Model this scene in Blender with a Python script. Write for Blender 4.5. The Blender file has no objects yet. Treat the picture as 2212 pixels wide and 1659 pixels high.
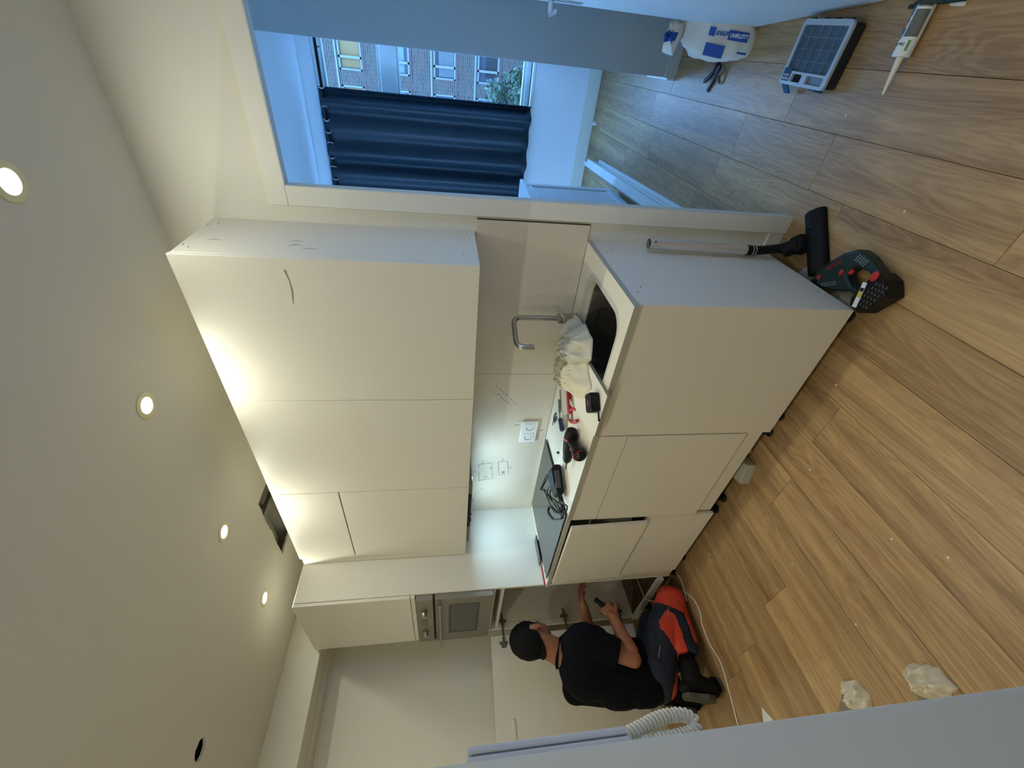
import bpy, bmesh, math, random
from mathutils import Vector, Matrix, noise, geometry
random.seed(7)
C = bpy.context.scene.collection
sc = bpy.context.scene
V = Vector
PI = math.pi

# ------------------------------------------------------------------ camera, world, lights, exposure
CAM = V((0.5888, -1.6858, 1.4656)); YAW, PITCH, ROLL = 0.6938, -0.1493, -0.0051
cam_data = bpy.data.cameras.new('camera'); cam = bpy.data.objects.new('camera', cam_data); C.objects.link(cam)
fwd = V((-math.sin(YAW)*math.cos(PITCH), math.cos(YAW)*math.cos(PITCH), math.sin(PITCH)))
right = V((math.cos(YAW), math.sin(YAW), 0)); up = right.cross(fwd)
r2 = right*math.cos(ROLL) + up*math.sin(ROLL); u2 = up*math.cos(ROLL) - right*math.sin(ROLL)
# the photograph was taken with the camera turned on its side: the picture's right is the world's down
ax, ay, az = -u2, r2, -fwd
cam.matrix_world = Matrix(((ax.x, ay.x, az.x, CAM.x), (ax.y, ay.y, az.y, CAM.y), (ax.z, ay.z, az.z, CAM.z), (0, 0, 0, 1)))
cam_data.sensor_fit = 'HORIZONTAL'; cam_data.sensor_width = 36.0
cam_data.lens = 899.508/2212*36.0
cam_data.shift_x = (1106-1097.35)/2212; cam_data.shift_y = (842.8-829.5)/2212
cam_data.clip_start = 0.02; cam_data.clip_end = 200
sc.camera = cam
sc.view_settings.view_transform = 'Standard'; sc.view_settings.look = 'None'
sc.view_settings.gamma = 1.0; sc.view_settings.use_curve_mapping = False
sc.view_settings.exposure = 0.11
try:
    sc.cycles.use_denoising = True
    sc.cycles.max_bounces = 10; sc.cycles.diffuse_bounces = 6; sc.cycles.transparent_max_bounces = 12
    sc.cycles.sample_clamp_indirect = 4.0
except Exception: pass
world = bpy.data.worlds.new('world'); sc.world = world; world.use_nodes = True
wn = world.node_tree
bg = wn.nodes['Background']
bg.inputs['Color'].default_value = (0.20, 0.47, 1.0, 1); bg.inputs['Strength'].default_value = 18.5
LAMP_POS = [(0.238, -0.485), (-0.47, -0.485), (-1.254, -0.485), (-1.928, -0.485), (-0.75, -2.05), (-1.95, -2.05), (0.80, -2.15)]  # positions behind the visible row are unseen lamps added for fill light
LAMP_POWER = [2.7, 2.7, 2.7, 2.7, 5.8, 5.8, 4.6]; LAMP_COLOR = (0.96, 0.985, 0.86)
LED_POWER = 1.9; LED_COLOR = (0.50, 0.78, 1.0)
# daylight comes in through room B's window: a portal guides the sky's light, it adds none
pd = bpy.data.lights.new('window_portal', 'AREA'); pd.shape = 'RECTANGLE'; pd.size = 4.3; pd.size_y = 1.95
po = bpy.data.objects.new('window_portal', pd); C.objects.link(po)
po.location = (-1.54, 3.27, 1.63); po.rotation_euler = (-PI/2, 0, 0)
pd.cycles.is_portal = True

# ------------------------------------------------------------------ helpers
def lin(c):
    def f(v):
        v = v/255.0
        return v/12.92 if v <= 0.04045 else ((v+0.055)/1.055)**2.4
    return (f(c[0]), f(c[1]), f(c[2]), 1.0)
MATS = {}
def mat(name, col, rough=0.5, metal=0.0, bump=0.0, bscale=80.0, var=0.0, vscale=6.0, spec=None, emis=None, estr=0.0, trans=0.0, alpha=1.0, coat=0.0):
    if name in MATS: return MATS[name]
    m = bpy.data.materials.new(name); m.use_nodes = True; MATS[name] = m
    nt = m.node_tree; b = nt.nodes['Principled BSDF']
    c = lin(col)
    b.inputs['Base Color'].default_value = c; b.inputs['Roughness'].default_value = rough; b.inputs['Metallic'].default_value = metal
    if spec is not None: b.inputs['Specular IOR Level'].default_value = spec
    if coat: b.inputs['Coat Weight'].default_value = coat
    if trans: b.inputs['Transmission Weight'].default_value = trans
    if alpha < 1: b.inputs['Alpha'].default_value = alpha
    if emis:
        b.inputs['Emission Color'].default_value = lin(emis); b.inputs['Emission Strength'].default_value = estr
    tc = nt.nodes.new('ShaderNodeTexCoord')
    nz = nt.nodes.new('ShaderNodeTexNoise'); nz.inputs['Scale'].default_value = vscale; nz.inputs['Detail'].default_value = 5
    nt.links.new(tc.outputs['Object'], nz.inputs['Vector'])
    vv = max(var, 0.02)
    mix = nt.nodes.new('ShaderNodeMix'); mix.data_type = 'RGBA'
    mix.inputs[6].default_value = tuple(x*(1-vv) for x in c[:3])+(1,)
    mix.inputs[7].default_value = tuple(min(1, x*(1+vv)) for x in c[:3])+(1,)
    nt.links.new(nz.outputs['Fac'], mix.inputs[0]); nt.links.new(mix.outputs[2], b.inputs['Base Color'])
    if bump:
        n2 = nt.nodes.new('ShaderNodeTexNoise'); n2.inputs['Scale'].default_value = bscale; n2.inputs['Detail'].default_value = 4
        bp = nt.nodes.new('ShaderNodeBump'); bp.inputs['Strength'].default_value = bump; bp.inputs['Distance'].default_value = 0.004
        nt.links.new(tc.outputs['Object'], n2.inputs['Vector']); nt.links.new(n2.outputs['Fac'], bp.inputs['Height']); nt.links.new(bp.outputs['Normal'], b.inputs['Normal'])
    return m

def link(name, me, m=None, parent=None, loc=None, rot=None, smooth=False):
    o = bpy.data.objects.new(name, me); C.objects.link(o)
    if m is not None:
        for mm in (m if isinstance(m, (list, tuple)) else [m]): me.materials.append(mm)
    if parent: o.parent = parent
    if loc: o.location = loc
    if rot: o.rotation_euler = rot
    if smooth:
        for p in me.polygons: p.use_smooth = True
    return o
def fin(name, bm, m=None, parent=None, loc=None, rot=None, smooth=False, sharp=None):
    me = bpy.data.meshes.new(name)
    bmesh.ops.recalc_face_normals(bm, faces=bm.faces)
    if smooth:
        for f in bm.faces: f.smooth = True
        a = sharp if sharp is not None else math.radians(38)
        for e in bm.edges:
            if len(e.link_faces) == 2 and e.calc_face_angle(0) > a: e.smooth = False
    bm.to_mesh(me); bm.free()
    return link(name, me, m, parent, loc, rot)
def tag(o, label=None, cat=None, group=None, kind=None):
    if label: o['label'] = label
    if cat: o['category'] = cat
    if group: o['group'] = group
    if kind: o['kind'] = kind
    return o
def empty(name, loc, rz=0.0, rot=None):
    o = bpy.data.objects.new(name, None); C.objects.link(o); o.empty_display_size = 0.05
    o.location = loc; o.rotation_euler = rot if rot else (0, 0, rz)
    return o
def thing(name, label, cat, loc=(0, 0, 0), rz=0.0, group=None, rot=None):
    return tag(empty(name, loc, rz, rot), label, cat, group)
def abox(bm, a, b, bev=0.0, M=None, seg=1):
    x0, y0, z0 = (min(a[i], b[i]) for i in range(3)); x1, y1, z1 = (max(a[i], b[i]) for i in range(3))
    r = bmesh.ops.create_cube(bm, size=1.0)
    for v in r['verts']:
        v.co = V((x0+(v.co.x+.5)*(x1-x0), y0+(v.co.y+.5)*(y1-y0), z0+(v.co.z+.5)*(z1-z0)))
    vs = r['verts']
    if bev > 0:
        es = list({e for v in vs for e in v.link_edges})
        rr = bmesh.ops.bevel(bm, geom=es, offset=bev, segments=seg, affect='EDGES', profile=0.5)
        vs = list({v for f in rr['faces'] for v in f.verts} | {v for v in vs if v.is_valid})
    if M is not None:
        for v in vs: v.co = M @ v.co
    return vs
def box(name, a, b, m, parent=None, bev=0.0015, M=None, seg=1, **k):
    bm = bmesh.new(); abox(bm, a, b, bev, M, seg); return fin(name, bm, m, parent, **k)
def frame_of(d):
    d = d.normalized(); t = V((0, 0, 1)) if abs(d.z) < 0.95 else V((1, 0, 0))
    a = d.cross(t).normalized(); return a, d.cross(a).normalized()
def atube(bm, pts, r, n=8, cap=True, closed=False, taper=None):
    pts = [V(p) for p in pts]; N = len(pts); rings = []
    a = None
    for i, p in enumerate(pts):
        if closed: d = (pts[(i+1) % N]-pts[i-1]).normalized()
        else: d = (pts[min(i+1, N-1)]-pts[max(i-1, 0)]).normalized()
        if a is None: a, b = frame_of(d)
        else:
            a = (a-d*a.dot(d)).normalized(); b = d.cross(a)
        rr = taper[i] if taper else r
        rings.append([bm.verts.new(p+(a*math.cos(2*PI*k/n)+b*math.sin(2*PI*k/n))*rr) for k in range(n)])
    for i in range(N if closed else N-1):
        A, B = rings[i], rings[(i+1) % N]
        for k in range(n): bm.faces.new((A[k], A[(k+1) % n], B[(k+1) % n], B[k]))
    if cap and not closed:
        bm.faces.new(rings[0][::-1]); bm.faces.new(rings[-1])
def tube(name, pts, r, m, parent=None, n=8, closed=False, taper=None, **k):
    bm = bmesh.new(); atube(bm, pts, r, n, True, closed, taper); return fin(name, bm, m, parent, smooth=True, **k)
def alathe(bm, prof, n=24, M=None, cap=True):
    rings = []
    for (r, z) in prof:
        rings.append([bm.verts.new((r*math.cos(2*PI*k/n), r*math.sin(2*PI*k/n), z)) for k in range(n)])
    if M is not None:
        for R in rings:
            for v in R: v.co = M @ v.co
    for A, B in zip(rings, rings[1:]):
        for k in range(n): bm.faces.new((A[k], A[(k+1) % n], B[(k+1) % n], B[k]))
    if cap: bm.faces.new(rings[0][::-1]); bm.faces.new(rings[-1])
def lathe(name, prof, m, parent=None, n=24, M=None, cap=True, **k):
    bm = bmesh.new(); alathe(bm, prof, n, M, cap); return fin(name, bm, m, parent, smooth=True, **k)
def aim(p, d, roll=0.0):
    """matrix taking local +Z to direction d at p"""
    d = V(d).normalized(); a, b = frame_of(d)
    R = Matrix(((b.x, a.x, d.x, 0), (b.y, a.y, d.y, 0), (b.z, a.z, d.z, 0), (0, 0, 0, 1)))
    if R.determinant() < 0: R = Matrix(((a.x, b.x, d.x, 0), (a.y, b.y, d.y, 0), (a.z, b.z, d.z, 0), (0, 0, 0, 1)))
    return Matrix.Translation(V(p)) @ R @ Matrix.Rotation(roll, 4, 'Z')
def basis(o, x, y):
    x = V(x).normalized(); y = V(y); z = x.cross(y).normalized(); y = z.cross(x)
    return Matrix(((x.x, y.x, z.x, o[0]), (x.y, y.y, z.y, o[1]), (x.z, y.z, z.z, o[2]), (0, 0, 0, 1)))
def prism_bm(bm, outline, z0, z1, holes=(), M=None, bev=0.0):
    """polygon with holes extruded along local z"""
    loops = [outline]+list(holes); vsb = []; es = []
    for L in loops:
        vs = [bm.verts.new((p[0], p[1], z0)) for p in L]; vsb += vs
        es += [bm.edges.new((vs[i], vs[(i+1) % len(vs)])) for i in range(len(vs))]
    if holes: r = bmesh.ops.triangle_fill(bm, use_beauty=True, edges=es); fs = [g for g in r['geom'] if isinstance(g, bmesh.types.BMFace)]
    else: fs = [bm.faces.new(vsb)]
    r = bmesh.ops.extrude_face_region(bm, geom=fs)
    nv = [g for g in r['geom'] if isinstance(g, bmesh.types.BMVert)]
    for v in nv: v.co.z = z1
    allv = vsb+nv
    if bev and not holes:
        ee = [e for v in allv for e in v.link_edges]
        rr = bmesh.ops.bevel(bm, geom=list(set(ee)), offset=bev, segments=2, affect='EDGES', profile=.5)
        allv = list({v for f in rr['faces'] for v in f.verts} | {v for v in allv if v.is_valid})
    if M is not None:
        for v in allv: v.co = M @ v.co
def prism(name, outline, z0, z1, m, parent=None, holes=(), M=None, bev=0.0, **k):
    bm = bmesh.new(); prism_bm(bm, outline, z0, z1, holes, M, bev); return fin(name, bm, m, parent, **k)
def rrect(x0, y0, x1, y1, r, n=6):
    P = []
    for (cx, cy, a0) in ((x1-r, y1-r, 0), (x0+r, y1-r, PI/2), (x0+r, y0+r, PI), (x1-r, y0+r, 1.5*PI)):
        for k in range(n+1):
            a = a0+PI/2*k/n; P.append((cx+r*math.cos(a), cy+r*math.sin(a)))
    return P
def text(name, body, size, m, parent, M, extrude=0.0004, shear=0.0, sx=1.0, bold=0.0):
    cu = bpy.data.curves.new('t', 'FONT'); cu.body = body; cu.size = size; cu.extrude = extrude; cu.shear = shear; cu.offset = bold
    cu.align_x = 'CENTER'; cu.align_y = 'CENTER'; cu.resolution_u = 3
    o = bpy.data.objects.new('t', cu); C.objects.link(o)
    dg = bpy.context.evaluated_depsgraph_get()
    me = bpy.data.meshes.new_from_object(o.evaluated_get(dg)); me.name = name
    bpy.data.objects.remove(o); bpy.data.curves.remove(cu)
    S = Matrix.Diagonal((sx, 1, 1, 1))
    me.transform(M @ S); me.materials.clear()
    return link(name, me, m, parent)
def copy_tree(o, parent=None):
    c = o.copy(); C.objects.link(c)
    if parent is not None: c.parent = parent
    for ch in o.children: copy_tree(ch, c)
    return c
def catmull(pts, n=8):
    P = [V(p) for p in pts]; P = [P[0]*2-P[1]]+P+[P[-1]*2-P[-2]]; out = []
    for i in range(1, len(P)-2):
        for k in range(n):
            t = k/n; a, b, c, d = P[i-1], P[i], P[i+1], P[i+2]
            out.append(.5*((2*b)+(c-a)*t+(2*a-5*b+4*c-d)*t*t+(3*b-a-3*c+d)*t**3))
    out.append(P[-2]); return out

# ------------------------------------------------------------------ materials
wall_m = mat('warm_white_paint', (222, 217, 202), 0.75, bump=0.05, bscale=220, var=0.02)
ceil_m = mat('ceiling_paint', (216, 211, 196), 0.8, bump=0.05, bscale=160, var=0.02)
trim_m = mat('white_trim_paint', (226, 222, 208), 0.5, var=0.02)
cab_m = mat('white_cabinet_laminate', (220, 214, 200), 0.42, var=0.015, bump=0.015, bscale=500)
cabin_m = mat('cabinet_inside_laminate', (205, 201, 190), 0.5)
top_m = mat('cream_worktop', (236, 228, 208), 0.35, var=0.02)
topedge_m = mat('grey_edge_band', (168, 164, 152), 0.45)
splash_m = mat('beige_backsplash_board', (212, 200, 178), 0.32, var=0.07, vscale=5)
steel_m = mat('brushed_steel', (178, 172, 162), 0.28, 1.0, bump=0.04, bscale=300)
gun_m = mat('gunmetal_steel', (92, 88, 84), 0.38, 0.55, bump=0.03, bscale=400)
chrome_m = mat('chrome', (226, 226, 228), 0.25, 0.7)
oven_m = mat('oven_steel', (150, 144, 132), 0.42, 1.0, bump=0.03, bscale=300)
blackglass_m = mat('black_glass', (16, 17, 18), 0.06, coat=0.3)
black_m = mat('black_plastic', (10, 10, 11), 0.45, spec=0.3, bump=0.04, bscale=400)
black2_m = mat('soft_black_rubber', (13, 13, 14), 0.6, spec=0.25, bump=0.08, bscale=300)
dark_m = mat('dark_void', (14, 12, 10), 0.9)
red_m = mat('red_plastic', (190, 28, 34), 0.4)
blue_m = mat('blue_plastic', (58, 66, 120), 0.4)
white_m = mat('white_plastic', (228, 226, 220), 0.4)
green_m = mat('dark_green_plastic', (14, 38, 34), 0.45, bump=0.04, bscale=250)
teal_m = mat('teal_plastic', (14, 82, 122), 0.4)
print_blue_m = mat('printed_blue', (24, 76, 158), 0.6)
print_white_m = mat('printed_white', (225, 228, 230), 0.6)
print_black_m = mat('printed_black', (24, 24, 26), 0.6)
print_red_m = mat('printed_red', (168, 30, 38), 0.5)
bag_m = mat('crumpled_paper_bag', (218, 214, 202), 0.75, bump=0.35, bscale=45, var=0.06)
cloth_m = mat('cream_dust_cloth', (222, 212, 184), 0.85, bump=0.25, bscale=120, var=0.08)
plastic_bag_m = mat('translucent_bag_film', (196, 190, 172), 0.35, var=0.1)
curtain_m = mat('dark_blue_curtain_fabric', (24, 46, 60), 0.5, bump=0.08, bscale=600, var=0.05)
oldpaint_m = mat('scuffed_white_paint', (214, 220, 218), 0.55, bump=0.15, bscale=60, var=0.12, vscale=12)
raw_m = mat('raw_board_edge', (150, 140, 118), 0.8, bump=0.3, bscale=90)
brass_m = mat('hinge_steel', (150, 145, 132), 0.3, 1.0)
skin_m = mat('skin', (152, 96, 68), 0.5, bump=0.05, bscale=200, var=0.06)
hair_m = mat('black_hair', (10, 8, 7), 0.8, spec=0.2, bump=0.9, bscale=260, var=0.3)
shirt_m = mat('navy_black_cotton', (8, 8, 14), 0.95, spec=0.15, bump=0.12, bscale=500, var=0.15)
denim_m = mat('navy_work_trousers', (20, 29, 44), 0.85, bump=0.2, bscale=400, var=0.25, vscale=25)
orange_m = mat('orange_red_patch_fabric', (196, 58, 34), 0.8, bump=0.2, bscale=400, var=0.1)
sole_m = mat('grey_rubber_sole', (74, 70, 62), 0.8)
pencil_m = mat('pencil_line', (96, 96, 98), 0.8)
pvc_m = mat('white_cable_sheath', (222, 212, 196), 0.5)

def wood_mat():
    m = bpy.data.materials.new('oak_plank'); m.use_nodes = True; nt = m.node_tree; N = nt.nodes; L = nt.links
    b = N['Principled BSDF']; b.inputs['Roughness'].default_value = 0.42
    tc = N.new('ShaderNodeTexCoord'); oi = N.new('ShaderNodeObjectInfo')
    off = N.new('ShaderNodeVectorMath'); off.operation = 'SCALE'
    comb = N.new('ShaderNodeCombineXYZ')
    for i, s in enumerate((17.0, 31.0, 7.0)):
        mm = N.new('ShaderNodeMath'); mm.operation = 'MULTIPLY'; mm.inputs[1].default_value = s
        L.new(oi.outputs['Random'], mm.inputs[0]); L.new(mm.outputs[0], comb.inputs[i])
    add = N.new('ShaderNodeVectorMath'); add.operation = 'ADD'
    L.new(tc.outputs['Object'], add.inputs[0]); L.new(comb.outputs[0], add.inputs[1])
    mp = N.new('ShaderNodeMapping'); mp.inputs['Scale'].default_value = (1.0, 0.11, 1.0)
    L.new(add.outputs[0], mp.inputs['Vector'])
    n1 = N.new('ShaderNodeTexNoise'); n1.inputs['Scale'].default_value = 9; n1.inputs['Detail'].default_value = 5; n1.inputs['Distortion'].default_value = 0.6
    L.new(mp.outputs[0], n1.inputs['Vector'])
    # cathedral grain: rings of a stretched noise field
    rg = N.new('ShaderNodeMath'); rg.operation = 'MULTIPLY'; rg.inputs[1].default_value = 16; L.new(n1.outputs['Fac'], rg.inputs[0])
    fr = N.new('ShaderNodeMath'); fr.operation = 'PINGPONG'; fr.inputs[1].default_value = 0.5; L.new(rg.outputs[0], fr.inputs[0])
    mp2 = N.new('ShaderNodeMapping'); mp2.inputs['Scale'].default_value = (1.0, 0.025, 1.0); L.new(add.outputs[0], mp2.inputs['Vector'])
    n2 = N.new('ShaderNodeTexNoise'); n2.inputs['Scale'].default_value = 170; n2.inputs['Detail'].default_value = 3; L.new(mp2.outputs[0], n2.inputs['Vector'])
    n3 = N.new('ShaderNodeTexNoise'); n3.inputs['Scale'].default_value = 14; n3.inputs['Detail'].default_value = 2; L.new(mp2.outputs[0], n3.inputs['Vector'])
    r1 = N.new('ShaderNodeValToRGB'); e = r1.color_ramp.elements
    e[0].position = 0.25; e[0].color = lin((126, 92, 58)); e[1].position = 0.78; e[1].color = lin((192, 157, 108))
    sm = N.new('ShaderNodeMath'); sm.operation = 'MULTIPLY_ADD'; sm.inputs[1].default_value = 0.34; L.new(fr.outputs[0], sm.inputs[0])
    s2 = N.new('ShaderNodeMath'); s2.operation = 'MULTIPLY_ADD'; s2.inputs[1].default_value = 0.35; L.new(n2.outputs['Fac'], s2.inputs[0])
    s3 = N.new('ShaderNodeMath'); s3.operation = 'MULTIPLY_ADD'; s3.inputs[1].default_value = 0.75; s3.inputs[2].default_value = -0.10; L.new(n3.outputs['Fac'], s3.inputs[0])
    L.new(s3.outputs[0], s2.inputs[2]); L.new(s2.outputs[0], sm.inputs[2]); L.new(sm.outputs[0], r1.inputs['Fac'])
    hs = N.new('ShaderNodeHueSaturation'); vr = N.new('ShaderNodeMapRange'); vr.inputs['To Min'].default_value = 0.88; vr.inputs['To Max'].default_value = 1.12
    L.new(oi.outputs['Random'], vr.inputs['Value']); L.new(vr.outputs[0], hs.inputs['Value']); L.new(r1.outputs[0], hs.inputs['Color'])
    L.new(hs.outputs[0], b.inputs['Base Color'])
    bp = N.new('ShaderNodeBump'); bp.inputs['Strength'].default_value = 0.25; bp.inputs['Distance'].default_value = 0.002
    L.new(sm.outputs[0], bp.inputs['Height']); L.new(bp.outputs[0], b.inputs['Normal'])
    return m
wood_m = wood_mat()
def glass_mat(name, tint, gloss=0.08):
    m = bpy.data.materials.new(name); m.use_nodes = True; nt = m.node_tree; N = nt.nodes
    N.remove(N['Principled BSDF']); out = N['Material Output']
    t = N.new('ShaderNodeBsdfTransparent'); t.inputs['Color'].default_value = tint
    g = N.new('ShaderNodeBsdfGlossy'); g.inputs['Roughness'].default_value = 0.02
    lw = N.new('ShaderNodeFresnel'); lw.inputs['IOR'].default_value = 1.45
    mx = N.new('ShaderNodeMixShader'); nt.links.new(lw.outputs[0], mx.inputs[0]); nt.links.new(t.outputs[0], mx.inputs[1]); nt.links.new(g.outputs[0], mx.inputs[2])
    ge = N.new('ShaderNodeNewGeometry'); sb = N.new('ShaderNodeMath'); sb.operation = 'SUBTRACT'; sb.inputs[0].default_value = 1.0; nt.links.new(ge.outputs['Backfacing'], sb.inputs[1])
    ml = N.new('ShaderNodeMath'); ml.operation = 'MULTIPLY'; nt.links.new(lw.outputs[0], ml.inputs[0]); nt.links.new(sb.outputs[0], ml.inputs[1]); nt.links.new(ml.outputs[0], mx.inputs[0])
    nt.links.new(mx.outputs[0], out.inputs['Surface']); return m
glass_m = glass_mat('window_glass', (0.93, 0.97, 1.0, 1))
lid_m = glass_mat('clear_lid_plastic', (0.80, 0.84, 0.86, 1))

def SH(u, v): return u.cross(v)
# ------------------------------------------------------------------ STRUCTURE
XL, XR, YB, YF, YW = -2.82, 1.30, -2.60, 0.0, 3.07       # left wall, right wall, wall behind the camera, kitchen back wall, window wall
ZC, ZB, WT = 2.484, 2.70, 0.022
# floor: sub-slab with planks laid along y
floor = tag(box('floor', (-3.9, YB-0.1, -0.05), (XR+0.1, YW+0.2, -0.0135), dark_m, bev=0), kind='structure')
pw = 0.195; x0 = 0.645-18*pw
joint_fix = {0.255: [-0.77, -0.02, 0.59, 1.72], 0.45: [-0.95, 0.30, 1.5], -0.44: [-1.9, -0.725, 0.5, 1.7], -0.83: [-1.04, 0.2, 1.4]}
k = 0
while x0+k*pw < XR:
    a = max(x0+k*pw, XL); b_ = min(x0+(k+1)*pw, XR); key = None
    for q in joint_fix:
        if abs((x0+k*pw)-q) < 0.08: key = q
    if b_ > XL+0.02:
        ys = list(joint_fix[key]) if key is not None else []
        if not ys:
            y = YB+random.uniform(0.2, 1.2)
            while y < YW: ys.append(y); y += random.choice((1.22, 1.22, 0.9))
        ys = [YB]+[y for y in ys if YB+0.15 < y < YW-0.1]+[YW]
        for ya, yb in zip(ys, ys[1:]):
            cx, cy = (a+b_)/2, (ya+yb)/2; hx, hy = (b_-a)/2-0.0006, (yb-ya)/2-0.0006
            pl = box('plank', (-hx, -hy, -0.012), (hx, hy, 0), wood_m, floor, bev=0.0009, loc=(cx, cy, 0))
    k += 1
# ceiling (kitchen) with a square-cut duct opening above the wall cabinets and one empty lamp hole
def circ(cx, cy, r, n=20, jit=0.0): return [(cx+(r+random.uniform(-jit, jit))*math.cos(2*PI*k/n), cy+(r+random.uniform(-jit, jit))*math.sin(2*PI*k/n)) for k in range(n)]
duct = []
for (xa, ya), (xb, yb), n, j in (((-1.455, -0.03), (-1.462, -0.183), 5, .002), ((-1.462, -0.186), (-1.99, -0.187), 22, .005), ((-1.992, -0.185), (-1.985, -0.03), 7, .006), ((-1.985, -0.028), (-1.455, -0.028), 10, .002)):
    for i in range(n): duct.append((xa+(xb-xa)*i/n+random.uniform(-j, j), ya+(yb-ya)*i/n+random.uniform(-j, j)))
holes = [duct, circ(-1.781, -1.172, 0.041, 22, 0.0016)]+[circ(x, y, 0.034) for x, y in LAMP_POS]
ceil = prism('ceiling', [(XL, YB), (XR, YB), (XR, 0.0), (XL, 0.0)], ZC, ZC+0.0125, ceil_m, holes=holes); tag(ceil, kind='structure')
box('ceiling_slab', (XL, YB, ZC+0.20), (XR, 0.0, ZC+0.24), dark_m, ceil, bev=0)
# what shows in the duct opening: metal studs, an aluminium duct and plaster dust
alu_m = mat('galvanised_stud', (150, 148, 140), 0.45, 1.0); fluf_m = mat('grey_insulation_wool', (96, 90, 78), 0.95, bump=0.8, bscale=60, var=0.4, vscale=20)
box('stud', (-1.64, -0.30, ZC+0.014), (-1.60, 0.0, ZC+0.040), alu_m, ceil, bev=0.002)
box('stud', (-2.00, -0.115, ZC+0.045), (-1.40, -0.085, ZC+0.075), alu_m, ceil, bev=0.002)
box('insulation', (-1.60, -0.28, ZC+0.09), (-1.30, -0.02, ZC+0.15), fluf_m, ceil, bev=0.02, seg=3)
tube('flexible_duct', [(-1.47+0.05*math.cos(t), -0.11, ZC+0.09+0.05*math.sin(t)) for t in [i*PI/8 for i in range(9)]], 0.006, pvc_m, ceil)
tube('lamp_wire', catmull([(-1.83, -1.12, ZC+0.05), (-1.79, -1.15, ZC+0.022), (-1.76, -1.20, ZC+0.024), (-1.70, -1.24, ZC+0.05)]), 0.003, pvc_m, ceil, n=6)
ceilb = tag(box('ceiling_back_room', (-3.9, WT, ZB), (XR, YW+0.2, ZB+0.05), mat('back_room_ceiling_paint', (226, 230, 232), 0.8), bev=0), kind='structure')
ceilb.name = 'ceiling.001'
# back wall of the kitchen with the doorway; x .144 .. .85, top 2.02
DX0, DX1, DZ = 0.144, 0.86, 2.022
def wall_piece(bm, a, b): abox(bm, a, b, 0)
bm = bmesh.new()
prism_bm(bm, [(XL, 0), (DX0, 0), (DX0, DZ), (DX1, DZ), (DX1, 0), (XR, 0), (XR, ZB+0.05), (XL, ZB+0.05)], 0, WT,
         M=Matrix(((1, 0, 0, 0), (0, 0, 1, 0), (0, 1, 0, 0), (0, 0, 0, 1))))
wall_back = tag(fin('wall_back', bm, wall_m), kind='structure')
for nm, a, b in (('wall_left', (XL-0.1, YB, 0), (XL, 0.0, ZC+0.34)), 
                 ('wall_front', (XL, YB-0.1, 0), (XR, YB, ZC+0.34))):
    tag(box(nm, a, b, wall_m, bev=0), kind='structure')
# right-hand wall with an unseen window added for bluish light from the right
bm = bmesh.new()
prism_bm(bm, [(YB, 0), (YW, 0), (YW, ZB+0.05), (YB, ZB+0.05)], XR, XR+0.1, holes=[[(-0.86, 1.05), (-0.50, 1.05), (-0.50, 1.40), (-0.86, 1.40)]], M=Matrix(((0, 0, 1, 0), (1, 0, 0, 0), (0, 1, 0, 0), (0, 0, 0, 1))))
tag(fin('wall_right', bm, wall_m), kind='structure')
w3 = tag(empty('window_3', (XR+0.05, -0.68, 1.225)), kind='structure')
prism('window_frame', rrect(-0.18, -0.175, 0.18, 0.175, 0.001, 1), -0.02, 0.02, trim_m, w3, holes=[rrect(-0.15, -0.145, 0.15, 0.145, 0.001, 1)], M=Matrix(((0, 0, 1, 0), (1, 0, 0, 0), (0, 1, 0, 0), (0, 0, 0, 1))))
# stub wall beside the camera (carries the intercom)
wn_m = mat('pale_grey_wall_paint', (206, 206, 200), 0.75, bump=0.05, bscale=200, var=0.02)
bm = bmesh.new(); abox(bm, (-0.16, YB, 0), (-0.024, -1.593, ZC), 0.004, seg=2); tag(fin('wall_near', bm, wn_m), kind='structure')
# boxed-in soffit along the left wall with a shallow second step
soff = tag(box('trim_1', (XL, YB, 2.275), (-2.53, -0.0, ZC), wall_m, bev=0.002), kind='structure')
box('soffit_bead', (-2.70, YB, 2.262), (XL, -0.0, 2.275), wall_m, soff, bev=0.001)
# door frame: casing and lining
frame = tag(empty('trim_2', (0, 0, 0)), kind='structure')
cw = 0.067
box('casing', (DX0-cw, -0.02, 0.0), (DX0, -0.0005, DZ+0.0), trim_m, frame, bev=0.002)
box('casing', (DX1, -0.02, 0.0), (DX1+cw, -0.0005, DZ+0.0), trim_m, frame, bev=0.002)
box('casing', (DX0-cw, -0.0205, DZ), (DX1+cw, -0.0005, DZ+cw), trim_m, frame, bev=0.002)
lin_m = mat('door_lining_paint', (206, 208, 204), 0.5)
box('lining', (DX0-0.001, -0.0195, 0), (DX0+0.0015, WT, DZ), lin_m, frame, bev=0)
box('lining', (DX0, -0.0195, DZ-0.0015), (DX1, WT, DZ+0.001), lin_m, frame, bev=0)
tag(box('baseboard_back', (0.004, -0.012, 0), (DX0-cw-0.001, -0.0005, 0.07), trim_m, bev=0.002), kind='structure')
# second room
tag(box('wall_left_back_room', (-3.9, WT, 0), (-3.8, YW, ZB), wall_m, bev=0), kind='structure').name = 'wall_left.001'
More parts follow.
